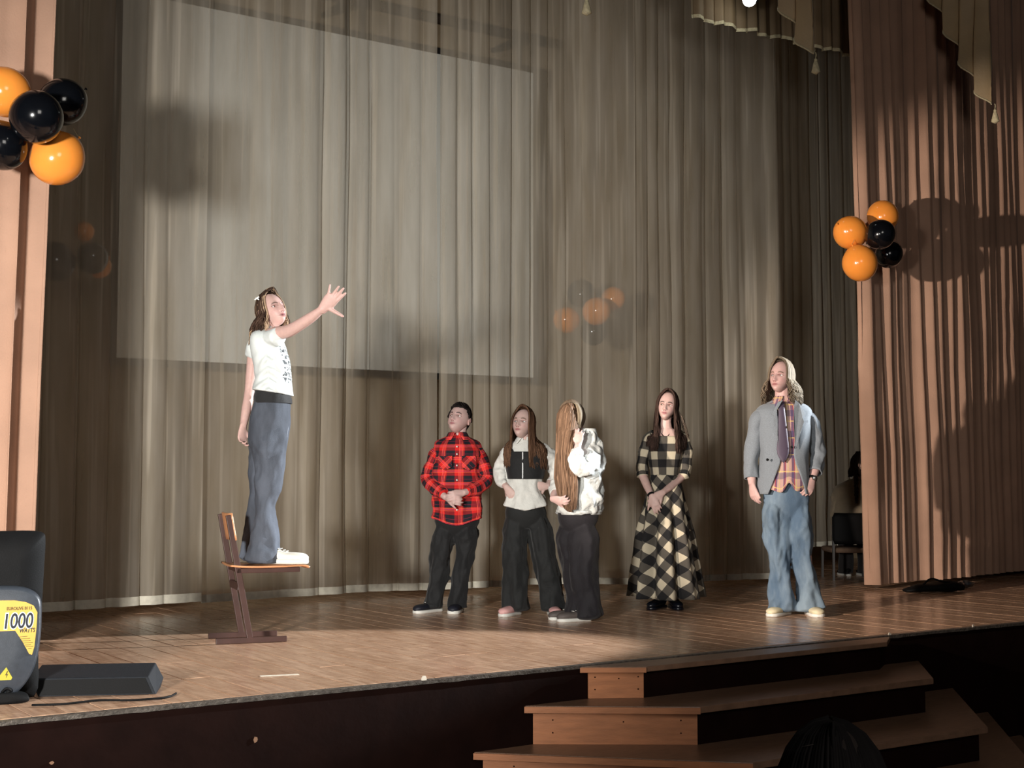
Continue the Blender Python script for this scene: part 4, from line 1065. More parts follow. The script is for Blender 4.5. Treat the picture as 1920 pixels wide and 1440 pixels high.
    shoe(p, J(494, 1048, .10), math.radians(80), .26, .048, WHITE_SHOE, SOLE_W, h=.07, sole_h=.03)
    # bob hair, front locks blond
    g = Geo(); col = (.085, .05, .035); p.ell = [list(r) for r in []]
    hair_cap(g, Mh, .98, col, 1.08, front=.096, side=-.055, back=-.09)
    long_hair(p, g, 190, col, .12, az=(66, 180), seed=3, wave=.011, freq=10, r=.009, spread=1.6, E1=-10, v=.6, drift=(-.012, .0))
    long_hair(p, g, 34, (.50, .35, .23), .125, az=(60, 82), seed=5, wave=.011, freq=9, r=.0055, spread=.5, E1=-16, v=.4)
    long_hair(p, g, 30, (.44, .29, .17), .15, az=(95, 165), seed=8, wave=.014, freq=9, r=.008, spread=1.7, E1=-16, v=.4, drift=(-.02, 0))
    g.build('hair', HAIRM, p.root)
    g = Geo(); c = J(482, 560, -.085); g.bar(c+Vector((-.014, 0, -.008)), c+Vector((.012, -.002, .012)), .008, .006); g.bar(c+Vector((-.008, -.003, .004)), c+Vector((.012, -.003, -.006)), .006, .006); g.build('hair_clip', SOLE_W, p.root, smooth=False)
    return p
TEE = tee_print(); DEN_G = denim('gray_blue_denim', (64, 69, 78), (112, 120, 134), .5); DEN_L = mat('pale_stitching', (140, 146, 156), .8, 20, .05)
girl_on_chair()

# ------------------------------------------------------------------ boy in the red plaid shirt
def boy():
    p = Person('boy with short dark hair in red and black plaid shirt, hands clasped', 840, 1145, 10.2); J = p.J; k = px(p); skin = (.78, .53, .49)
    head = J(861, 786, 0); Mh = p.frame(head, math.radians(-24), math.radians(16), math.radians(4)); hs = .99
    p.limb([head+Vector((.01, .025, -.03)), J(861, 812, .02), J(858, 832, .03)], [.055, .053, .065])
    p.limb([J(858, 826, .03), J(858, 850, .02), J(858, 900, .01), J(857, 960, .01), J(857, 1000, .01)], [(.07, .07), (.13, .085), (.12, .085), (.11, .07), (.09, .05)])
    A = [J(826, 842, .03), J(812, 868, .02), J(806, 898, 0), J(818, 918, -.09), J(836, 932, -.17)]
    B = [J(890, 842, .03), J(903, 868, .02), J(909, 898, 0), J(892, 916, -.09), J(868, 924, -.17)]
    p.limb(A, [.040, .036, .034, .030, .024]); p.limb(B, [.040, .036, .034, .030, .024])
    hand(p.prims, A[-1], (.85, -.45, -.25), (.3, .8, .1), -1, .92, curl=(.45, .5, .5, .5), thumb=(.5, .8, 0))
    hand(p.prims, B[-1], (-.85, -.45, -.2), (-.3, .8, -.1), 1, .92, curl=(.45, .5, .5, .5), thumb=(.5, .8, 0))
    for x1, x2, x3 in ((838, 824, 813), (876, 864, 858)): p.limb([J(x1, 985, .01), J(x2, 1062, .01), J(x3, 1135, .01)], [.062, .042, .032])
    p.body(Mh, hs, skin, lips=(.60, .27, .28), brow=(.07, .05, .045), male=True, jaw=1.3)
    eyes(p.root, Mh, hs, gaze=(-.5, .1))
    g = Geo(); RP = RPM
    K = [(J(858, 816, .03), 17, .062), (J(858, 821, .03), 25, .078), (J(858, 828, .03), 39, .095), (J(858, 842, .02), 44, .115), (J(857, 875, .01), 44, .122), (J(857, 920, 0), 46, .128), (J(857, 955, 0), 46, .130), (J(857, 979, 0), 47, .132)]
    loft(g, [(c.x, c.y, c.z, hw*k, ry) for c, hw, ry in K], 80, 8, wr=wrinkle(.018, 8, 1.8, 11), cap=True)
    zb = K[-1][0].z
    g.v = [(x, y, z - smooth01((zb+.12-z)/.12)*(.026*math.cos(min(1.0, abs(x-K[-1][0].x)/(47*k))*PI*.85) - .004)) for x, y, z in g.v]
    sleeve(g, [J(838, 843, .03), J(820, 852, .03), J(808, 876, .02), J(803, 900, 0), J(818, 917, -.08), J(831, 927, -.145)], [(.050, .055), (.056, .062), (.056, .060), (.056, .058), (.050, .052), (.040, .042)], 3, .012, uvo=(.02, 0), cap=True)
    sleeve(g, [J(880, 843, .03), J(896, 852, .03), J(907, 876, .02), J(911, 900, 0), J(893, 916, -.08), J(876, 922, -.145)], [(.050, .055), (.056, .062), (.056, .060), (.056, .058), (.050, .052), (.040, .042)], 7, .012, uvo=(.05, 0), cap=True)
    g = fuse(g, .009, 2, uv=True); o = g.build('shirt', RP, p.root)
    g = Geo(); c = K[0][0]; collar(g, (c.x, c.y, c.z-.008), .064, h=.030, gap=14); g.build('collar', RP, o, solid=.004)
    for sx in (-1, 1):   # chest pockets, cut on the bias
        c = J(858+sx*22, 868, 0); fy = c.y-.128
        poly = [(-.052, .05), (.052, .05), (.052, -.03), (0, -.055), (-.052, -.03)]
        g = Geo(); vs = [(c.x+a, fy + .9*(a+sx*.086)**2*.9*2 - .004, c.z+b_) for a, b_ in poly]; g.extrude(vs, (0, .02, 0)); m_ = g.build('chest_pocket', RP45, o, smooth=False, fixn=True)
        uvl = m_.data.uv_layers[0].data
        for L in m_.data.loops: v = m_.data.vertices[L.vertex_index].co; uvl[L.index].uv = (v.x, v.z)
    g = Geo()
    for v_ in (838, 852, 873, 900, 925, 955): c = J(858, v_, 0); g.sphere((c.x, c.y-(.131 if v_ > 860 else .118)-.003, c.z), (.0065, .004, .0065), 8, 6)
    g.build('button', SOLE_W, o)
    g = Geo(); K3 = [(J(857, 960, 0), 40, .100), (J(857, 978, 0), 42, .100), (J(856, 992, 0), 34, .08), (J(855, 1002, 0), 22, .055)]
    loft(g, [(c.x, c.y, c.z, hw*k, ry) for c, hw, ry in K3], 56, 5, cap=True)
    leg_cloth(g, [J(833, 990, 0), J(828, 1030, 0), J(822, 1070, .0), J(818, 1100, 0), J(812, 1130, -.01), J(811, 1141, -.02)], [(.090, .10), (.086, .09), (.075, .078), (.068, .07), (.066, .075), (.068, .08)], 3, .020)
    leg_cloth(g, [J(880, 990, 0), J(873, 1030, 0), J(866, 1070, .0), J(861, 1100, 0), J(857, 1130, -.01), J(857, 1141, -.02)], [(.092, .10), (.084, .09), (.070, .075), (.066, .07), (.064, .075), (.066, .08)], 8, .020)
    g = fuse(g, .009, 2); g.v = [(x, y, max(z, .035)) for x, y, z in g.v]
    g.build('trousers', BLK, p.root)
    NV = mat('navy_sneaker', (20, 22, 34), .6, 20, .1)
    shoe(p, J(811, 1140, .0), math.radians(-42), .26, .047, NV, SOLE_W, h=.07); shoe(p, J(858, 1140, .0), math.radians(-10), .26, .047, NV, SOLE_W, h=.07)
    g = Geo(); col = (.020, .015, .014); hair_cap(g, Mh, hs, col, 1.09, front=.066, side=-.012, back=-.085)
    rnd = random.Random(2)
    for i in range(190):
        ph = rnd.uniform(0, 2*PI); e0 = rnd.uniform(10, 88); P = []
        f = math.cos(ph); lo = 34 if f > .4 else 2
        if e0 < lo+6: e0 = lo+10
        for t in range(4):
            e = math.radians(max(lo, e0 - t*9)); a = ph + .12*t*(1 if i % 2 else -.4); gr = 1.11+.012*t
            P.append(Mh @ (Vector((.0755*math.cos(e)*math.sin(a)*gr, -.094*math.cos(e)*math.cos(a)*gr+.004, .1135*math.sin(e)*gr))*hs))
        lock(g, P, .007, shade(col, rnd, .5))
    g.build('hair', HAIRM, p.root); return p
RPM = red_plaid()
def bias(m, name):
    m2 = m.copy(); m2.name = name; q = N(m2)
    uv = [n_ for n_ in q.n if n_.type == 'UVMAP'][0]; sx = [n_ for n_ in q.n if n_.type == 'SEPXYZ'][0]
    mp = q.new('ShaderNodeMapping'); mp.inputs['Rotation'].default_value = (0, 0, PI/4); q.link(uv.outputs[0], mp.inputs[0]); q.link(mp.outputs[0], sx.inputs[0]); return m2
RP45 = bias(RPM, 'red_plaid_bias')
BLK = cloth('black_trouser_cloth', (10, 11, 13), .8); boy()

# ------------------------------------------------------------------ girl with black corset top over white blouse
def vest_girl():
    p = Person('girl with long brown hair, black zip bodice over white blouse, hands on hips', 996, 1150, 10.0); J = p.J; k = px(p); skin = (.80, .56, .50)
    head = J(981, 795, 0); Mh = p.frame(head, math.radians(-22), math.radians(12), math.radians(2)); hs = .97
    p.limb([head+Vector((.008, .02, -.03)), J(983, 822, .02), J(984, 840, .03)], [.047, .045, .058])
    p.limb([J(984, 836, .03), J(984, 860, .02), J(985, 890, .01), J(985, 930, .01), J(985, 975, .02)], [(.06, .06), (.115, .075), (.10, .075), (.095, .07), (.09, .05)])
    A = [J(952, 842, .03), J(943, 862, .04), J(937, 886, .05), J(942, 902, .0), J(950, 914, -.06)]
    B = [J(1014, 842, .03), J(1032, 856, .05), J(1046, 874, .07), J(1036, 898, .02), J(1026, 912, -.04)]
    p.limb(A, [.034, .033, .031, .029, .022]); p.limb(B, [.038, .037, .036, .032, .022])
    hand(p.prims, A[-1], (.5, -.25, -.75), (.35, .9, 0), -1, .88, curl=(.3, .35, .4, .4), thumb=(.6, .4, .6))
    hand(p.prims, B[-1], (-.95, -.15, .05), (.1, .95, .1), 1, .88, curl=(.15, .18, .22, .3), spread=(.2, .05, -.06, -.2), thumb=(.85, .3, .2))
    for x1, x2, x3 in ((965, 960, 962), (1008, 1024, 1036)): p.limb([J(x1, 985, .01), J(x2, 1062, .01), J(x3, 1135, .01)], [.062, .042, .032])
    p.body(Mh, hs, skin, lips=(.62, .28, .27), brow=(.20, .13, .09)); eyes(p.root, Mh, hs, gaze=(-.55, .05), iris=(.10, .12, .12))
    g = Geo(); K = [(J(984, 824, .025), 14, .052), (J(984, 829, .03), 24, .07), (J(984, 836, .03), 33, .088), (J(985, 850, .02), 37, .10), (J(985, 875, .01), 35, .105), (J(985, 900, 0), 31, .10), (J(985, 918, 0), 32, .11), (J(985, 935, 0), 38, .125), (J(984, 948, 0), 43, .14)]
    def wk(a, s, c): return wrinkle(.013, 10, 2.0, 4)(a, s, c) + .007*smooth01((s-.33)/.12)*math.sin(a*9+1)
    S = loft(g, [(c.x, c.y, c.z, hw*k, ry) for c, hw, ry in K], 96, 8, wr=wk, cap=True); p.ell = [list(r) for r in S]
    zb = K[-1][0].z; cx_ = K[-1][0].x
    g.v = [(x, y, z - .035*max(0, 1-abs(x-cx_)/.16)*smooth01((zb+.08-z)/.08)) for x, y, z in g.v]
    sleeve(g, [J(966, 838, .03), J(953, 844, .03), J(944, 862, .04), J(938, 884, .05), J(940, 900, .01), J(946, 909, -.04)], [(.042, .046), (.046, .05), (.048, .052), (.052, .054), (.046, .048), (.028, .030)], 5, .013, fs_=20, cap=True)
    sleeve(g, [J(1002, 838, .03), J(1016, 843, .03), J(1030, 856, .05), J(1042, 874, .065), J(1046, 884, .06)], [(.044, .05), (.052, .058), (.062, .064), (.066, .066), (.060, .060)], 9, .015, fs_=20, cap=True)
    g = fuse(g, .008, 2); o = g.build('blouse', WCL, p.root)
    g = Geo(); sleeve(g, [J(1047, 878, .06), J(1041, 893, .03), J(1032, 905, -.01)], [.040, .036, .030], 2, .006); g.build('sleeve_cuff', WCL, o, solid=.003)
    g = Geo(); c = K[0][0]; collar(g, (c.x, c.y, c.z-.004), .054, h=.022, gap=22, drop=.03, flare=1.6); g.build('collar', WCL, o, solid=.003)
    g = Geo(); K2 = [(J(985, 847, .02), 37, .118), (J(985, 862, .01), 38, .126), (J(985, 880, .01), 37, .124), (J(985, 898, 0), 34, .118)]
    loft(g, [(c.x, c.y, c.z, hw*k, ry) for c, hw, ry in K2], 64, 6, wr=wrinkle(.003, 9, 1.5, 4)); b = g.build('bodice', BLK, p.root, solid=.004)
    g = Geo(); z1, z2 = J(985, 848, 0), J(985, 897, 0); g.bar((z1.x-.02, z1.y-.108, z1.z), (z2.x-.02, z2.y-.121, z2.z), .007, .006, up=(0, 1, 0)); g.build('zip', M['steel'], b, smooth=False)
    g = Geo()
    for sx, uu in ((-1, 962), (1, 1008)): tube(g, [J(uu, 850, -.08), J(uu+sx*2, 838, -.02), J(uu+sx*1, 833, .05), J(uu, 845, .12)], [(.008, .004)]*4, 8, 4, up=(0, 1, 0))
    g.build('strap', BLK, b)
    g = Geo(); K3 = [(J(985, 925, 0), 28, .09), (J(985, 945, 0), 34, .100), (J(986, 962, 0), 39, .100), (J(986, 976, 0), 34, .085), (J(986, 990, 0), 22, .06)]
    loft(g, [(c.x, c.y, c.z, hw*k, ry) for c, hw, ry in K3], 56, 5, cap=True)
    GB = cloth('black_green_trouser_cloth', (13, 15, 15), .8)
    leg_cloth(g, [J(965, 970, 0), J(963, 1020, 0), J(964, 1070, 0), J(966, 1110, 0), J(968, 1143, -.01)], [(.088, .10), (.090, .10), (.094, .10), (.096, .10), (.100, .105)], 13, .022, fs_=5)
    leg_cloth(g, [J(1007, 970, 0), J(1016, 1020, 0), J(1025, 1070, 0), J(1032, 1110, 0), J(1035, 1142, -.01)], [(.088, .10), (.088, .10), (.090, .10), (.088, .10), (.090, .10)], 18, .022, fs_=5)
    g = fuse(g, .009, 2); g.v = [(x, y, max(z, .03)) for x, y, z in g.v]; g.build('trousers', GB, p.root)
    PK = mat('pink_sneaker', (222, 170, 166), .7, 20, .08)
    shoe(p, J(962, 1140, -.02), math.radians(-30), .24, .044, PK, SOLE_W); shoe(p, J(1037, 1142, -.02), math.radians(8), .24, .044, PK, SOLE_W)
    g = Geo(); col = (.16, .085, .05); hair_cap(g, Mh, hs, col, 1.07, front=.100, side=-.09, back=-.10)
    long_hair(p, g, 190, col, .30, az=(52, 180), seed=3, wave=.004, freq=5, r=.0085, spread=.5, v=.4)
    long_hair(p, g, 90, col, .30, az=(52, 85), seed=6, wave=.004, freq=5, r=.008, spread=.5, v=.4, drift=(0, -.05))
    g.build('hair', HAIRM, p.root); return p
WCL = cloth('white_blouse_cloth', (210, 210, 204), .8, var=.03, bump=.7, bs=30); vest_girl()

# ------------------------------------------------------------------ girl with very long hair, white denim jacket, seen from behind
def jacket_girl():
    p = Person('girl in white denim jacket turned away, very long light brown hair, hand at ear', 1088, 1160, 9.63); J = p.J; k = px(p); skin = (.80, .54, .50)
    head = J(1072, 782, 0); Mh = p.frame(head, math.radians(-62), math.radians(-8), math.radians(-4)); hs = .99
    p.limb([head+Vector((.015, .01, -.03)), J(1082, 806, .02), J(1090, 825, .03)], [.05, .048, .06])
    p.limb([J(1090, 822, .03), J(1088, 860, .02), J(1084, 920, .0), J(1082, 985, 0)], [(.07, .08), (.11, .11), (.10, .08), (.08, .05)])
    A = [J(1110, 842, -.05), J(1106, 864, -.13), J(1084, 874, -.22), J(1081, 856, -.21), J(1084, 834, -.17)]
    p.limb(A, [.038, .037, .036, .032, .023])
    hand(p.prims, A[-1], (.12, .30, .95), (.15, .9, 0), 1, .84, curl=(.2, .25, .3, .35), spread=(.12, .03, -.1, -.22), thumb=(.6, .7, .2))
    B = [J(1062, 845, .08), J(1048, 880, .06), J(1046, 912, .02), J(1040, 928, -.09), J(1037, 936, -.16)]
    p.limb(B, [.035, .034, .032, .03, .022])
    hand(p.prims, B[-1], (.55, -.5, -.1), (.2, .75, .4), -1, .9, curl=(.6, .6, .6, .6), thumb=(.5, .7, .1))
    for x1, x2, x3 in ((1072, 1078, 1088), (1094, 1098, 1098)): p.limb([J(x1, 985, .03), J(x2, 1062, .03), J(x3, 1138, .03)], [.062, .042, .032])
    p.body(Mh, hs, skin); eyes(p.root, Mh, hs)
    g = Geo(); K = [(J(1103, 806, .03), 10, .055), (J(1101, 814, .03), 18, .075), (J(1097, 828, .03), 28, .11), (J(1092, 848, .02), 36, .14), (J(1087, 880, .01), 45, .15), (J(1086, 920, 0), 46, .15), (J(1086, 955, 0), 45, .15), (J(1087, 965, 0), 43, .145)]
    S = loft(g, [(c.x, c.y, c.z, hw*k, ry) for c, hw, ry in K], 90, 9, wr=wrinkle(.026, 11, 2.4, 31), cap=True); p.ell = [list(r) for r in S]
    sleeve(g, [J(1104, 836, 0), J(1111, 846, -.05), J(1109, 866, -.13), J(1096, 878, -.20), J(1083, 874, -.23), J(1081, 858, -.22), J(1084, 844, -.20)], [(.045, .05), (.056, .06), (.060, .062), (.060, .062), (.058, .058), (.054, .054), (.042, .042)], 5, .017, n=40, fs_=24, cap=True)
    sleeve(g, [J(1068, 842, .06), J(1056, 856, .08), J(1046, 884, .07), J(1043, 910, .03), J(1040, 924, -.06)], [(.045, .05), (.052, .054), (.052, .054), (.050, .052), (.040, .042)], 15, .014, fs_=22, cap=True)
    g = fuse(g, .008, 2); o = g.build('denim_jacket', WDN, p.root)
    g = Geo(); c = K[0][0]; collar(g, (c.x-.006, c.y, c.z-.016), .050, h=.026, gap=24, drop=.028, flare=1.35, yaw=math.radians(-75)); g.build('collar', WDN, o, solid=.006)
    g = Geo()
    tube(g, [J(1087-44, 958, -.02), J(1070, 961, -.14), J(1095, 961, -.15), J(1129, 958, -.04)], [(.004, .011)]*4, 8, 6, up=(0, 0, 1)); g.build('waistband', WDN, o)
    g = Geo(); c = J(1113, 893, -.148); g.extrude([(c.x-.05, c.y, c.z+.03), (c.x+.04, c.y+.02, c.z+.03), (c.x+.04, c.y+.02, c.z), (c.x-.01, c.y, c.z-.02), (c.x-.05, c.y, c.z)], (0, .02, 0)); g.build('pocket_flap', WDN, o, smooth=False, bevel=.003, fixn=True)
    g = Geo(); K3 = [(J(1085, 940, 0), 36, .12), (J(1084, 970, 0), 38, .115), (J(1083, 990, 0), 30, .09), (J(1084, 1000, 0), 20, .06)]
    loft(g, [(c.x, c.y, c.z, hw*k, ry) for c, hw, ry in K3], 56, 5, cap=True)
    leg_cloth(g, [J(1067, 985, .02), J(1070, 1030, .03), J(1077, 1080, .03), J(1081, 1115, .03), J(1083, 1150, .03)], [(.090, .10), (.090, .10), (.090, .10), (.085, .10), (.10, .11)], 23, .020, fs_=5)
    leg_cloth(g, [J(1094, 985, -.03), J(1096, 1030, -.04), J(1096, 1080, -.04), J(1098, 1115, -.03), J(1101, 1155, -.03)], [(.100, .10), (.098, .10), (.092, .10), (.095, .10), (.110, .11)], 28, .020, fs_=5)
    g = fuse(g, .009, 2); g.v = [(x, y, max(z, .015)) for x, y, z in g.v]; g.build('trousers', cloth('plum_black_trouser_cloth', (19, 15, 21), .8), p.root)
    GR = mat('gray_sneaker', (92, 84, 80), .7, 20, .1)
    shoe(p, J(1088, 1160, -.05), math.radians(-64), .25, .045, GR, SOLE_W, h=.065); shoe(p, J(1072, 1150, .06), math.radians(-64), .25, .045, GR, SOLE_W, h=.065)
    g = Geo(); col = (.20, .12, .075); hair_cap(g, Mh, hs, (.22, .16, .11), 1.07, front=.075, side=-.02, back=-.085)
    # curtain of hair swept over the near side and down the front of the jacket
    rnd = random.Random(4)
    for i in range(420):
        f = rnd.random(); a0 = rnd.uniform(0, 1); tp = .97 if f < .7 else rnd.uniform(.7, .95)
        top = J(1068+a0*12-6, 756+rnd.uniform(-1, 5), -.03+rnd.uniform(-.05, .06)); x1 = 1046+f*40
        m1 = J(x1, 776, -.05-.065*math.sin(f*PI)-.012*rnd.random()); m2 = J(1044+f*38, 806, -.06-.07*math.sin(f*PI*.8)); m3 = J(1043+f*29, 846, -.14-.05*rnd.random())
        m4 = J(1040+f*42, 895, -.17-.03*rnd.random()); en = J(1046+f*34+2*rnd.random(), 895+(960-895)*(.45+.55*math.sin(min(1, .12+f*1.05)*PI*.62)) *tp/.97 , -.19-.02*rnd.random())
        P = [top, top.lerp(m1, .5)+Vector((0, -.012, .016)), m1, m2, m3, m4, m4.lerp(en, .5)+Vector((rnd.uniform(-.006, .006), 0, 0)), en]
        P = P[:4] + [p.push(q, .012+.01*rnd.random()) for q in P[4:]]
        lock(g, P, .0062*rnd.uniform(.7, 1.2), shade(col, rnd, .45))
    # swept back over the ear, the light on these strands painted as paler blond
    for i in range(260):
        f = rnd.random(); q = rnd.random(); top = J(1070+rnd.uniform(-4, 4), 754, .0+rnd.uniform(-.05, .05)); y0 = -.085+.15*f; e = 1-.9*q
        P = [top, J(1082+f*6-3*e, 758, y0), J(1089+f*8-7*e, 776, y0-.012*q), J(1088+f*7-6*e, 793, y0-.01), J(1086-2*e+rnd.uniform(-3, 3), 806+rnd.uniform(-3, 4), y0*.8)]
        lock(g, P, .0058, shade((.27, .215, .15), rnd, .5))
    g.build('hair', HAIRM, p.root); return p
WDN = cloth('white_denim', (190, 193, 190), .85, var=.05, ns=7, bump=1.0, bs=24); jacket_girl()

# ------------------------------------------------------------------ woman in the checked maxi dress
def dress_woman():
    p = Person('woman with long dark hair in floor-length black and cream checked dress', 1250, 1138, 10.48); J = p.J; k = px(p); skin = (.80, .54, .48)
    head = J(1251, 762, 0); Mh = p.frame(head, math.radians(-14), math.radians(4), math.radians(8)); hs = .97
    p.limb([head+Vector((-.0, .02, -.03)), J(1248, 790, .02), J(1248, 810, .03)], [.046, .044, .06])
    p.limb([J(1249, 806, .03), J(1249, 835, .02), J(1247, 880, .01), J(1247, 930, .02), J(1247, 980, .02)], [(.075, .06), (.135, .085), (.10, .08), (.12, .10), (.12, .10)])
    A = [J(1216, 818, .03), J(1208, 850, .03), J(1203, 880, .02), J(1212, 908, -.08), J(1222, 930, -.17)]
    B = [J(1282, 818, .03), J(1287, 850, .03), J(1284, 884, .02), J(1262, 908, -.09), J(1242, 924, -.17)]
    p.limb(A, [.035, .034, .034, .031, .022]); p.limb(B, [.035, .034, .034, .031, .022])
    hand(p.prims, A[-1], (.35, -.2, -.9), (.3, .9, .0), -1, .92, curl=(.25, .3, .3, .35), thumb=(.6, .6, .2))
    hand(p.prims, B[-1], (-.85, -.1, -.55), (-.1, .95, -.2), 1, .92, curl=(.3, .32, .35, .4), spread=(.15, .04, -.06, -.18), thumb=(.7, .6, .1))
    for x1, x3 in ((1232, 1236), (1262, 1264)): p.limb([J(x1, 960, .03), J(x1, 1050, .03), J(x3, 1130, .03)], [.062, .042, .032])
    p.body(Mh, hs, skin, lips=(.60, .26, .27), brow=(.10, .07, .06)); eyes(p.root, Mh, hs, gaze=(-.45, .1))
    g = Geo(); K = [(J(1249, 818, .02), 33, .085), (J(1249, 824, .02), 34, .098), (J(1248, 840, .01), 34, .11), (J(1247, 862, .01), 31, .105), (J(1247, 885, 0), 27, .095), (J(1247, 897, 0), 27, .095)]
    S1 = loft(g, [(c.x, c.y, c.z, hw*k, ry) for c, hw, ry in K], 72, 7, wr=wrinkle(.006, 9, 1.5, 3), cap=True)
    g = fuse(g, .009, 2, uv=True)
    loft(g, [(J(1249, 806, .035).x, .05, J(1249, 806, .035).z, 29*k, .062), (J(1249, 812, .03).x, .04, J(1249, 812, .03).z, 35*k, .085), (K[0][0].x, K[0][0].y, K[0][0].z-.004, 34*k, .092)], 60, 4, arc=[62, 56, 46])
    for sx, pts in ((-1, [J(1228, 818, .03), J(1216, 824, .03), J(1209, 848, .03), J(1204, 873, .02), J(1205, 893, -.005)]), (1, [J(1270, 818, .03), J(1281, 824, .03), J(1287, 848, .03), J(1286, 873, .02), J(1281, 893, -.02)])):
        sleeve(g, pts, [(.042, .046), (.047, .052), (.047, .05), (.047, .05), (.048, .05)], 5+sx, .008, uvo=(.03*sx, .02), cap=True)
    o = g.build('dress_bodice', GH, p.root)
    g = Geo(); K2 = [(J(1247, 890, 0), 27, .096), (J(1247, 912, 0), 32, .125), (J(1247, 950, .01), 38, .16), (J(1248, 1000, .02), 46, .20), (J(1249, 1060, .02), 54, .24), (J(1250, 1119, .02), 62, .28)]
    def wk(a, s, c): return smooth01(s/.5)*(.030*math.sin(a*7+.8) + .016*math.sin(a*13+2)) + .006*noise.noise(Vector((a*2, s*6, 3)))
    S = loft(g, [(c.x, c.y, c.z, hw*k, ry) for c, hw, ry in K2], 120, 10, wr=wk, powr=2.05); o = g.build('dress_skirt', GH45, p.root, solid=.004)
    # rebuild the uv so that checks keep their size as the skirt widens
    uvl = o.data.uv_layers[0].data; zt = K2[0][0].z; cx_ = K2[0][0].x
    for pl in o.data.polygons:
        for li in pl.loop_indices:
            v = o.data.vertices[o.data.loops[li].vertex_index].co; a = math.atan2(v.y-.01, v.x-cx_)
            if a > PI/2: a -= 2*PI
            h = zt-v.z; uvl[li].uv = ((a+PI/2)*(.13+.17*h), -h)
    p.ell = [list(r) for r in S1]
    BS = mat('black_shoe_leather', (12, 14, 22), .3, 20, .1)
    shoe(p, J(1236, 1132, .0), math.radians(-30), .25, .042, BS, BS); shoe(p, J(1264, 1132, .0), math.radians(6), .25, .042, BS, BS)
    g = Geo(); c = J(1248, 806, -.045)
    tube(g, [J(1240, 801, .03), J(1240, 812, -.03), J(1248, 820, -.062), J(1256, 812, -.03), J(1258, 801, .03)], [.003]*5, 6, 5); g.sphere(J(1248, 822, -.066), .007, 8, 6); g.build('necklace', M['black'], p.root)
    g = Geo(); w0, w1 = A[-2].lerp(A[-1], .86), A[-2].lerp(A[-1], 1.0); tube(g, [w0, w1], [.029, .028], 14, 2, cap=False); g.build('bracelet', M['black'], p.root, solid=.003)
    g = Geo(); col = (.060, .036, .028); hair_cap(g, Mh, hs, (.075, .052, .042), 1.075, front=.099, side=-.09, back=-.10)
    long_hair(p, g, 190, col, .30, az=(50, 180), seed=9, wave=.007, freq=5, r=.009, spread=.8, v=.5)
    long_hair(p, g, 120, col, .33, az=(50, 85), seed=16, wave=.008, freq=5, r=.0085, spread=.8, v=.5, drift=(0, -.06))
    long_hair(p, g, 30, (.16, .12, .09), .22, az=(80, 120), seed=26, wave=.008, freq=5, r=.006, spread=1.6, v=.4, sides=(1,), drift=(.05, 0))
    g.build('hair', HAIRM, p.root); return p
GH = gingham('checked_wool', 0); GH45 = gingham('checked_wool_bias', math.radians(40), .125); dress_woman()

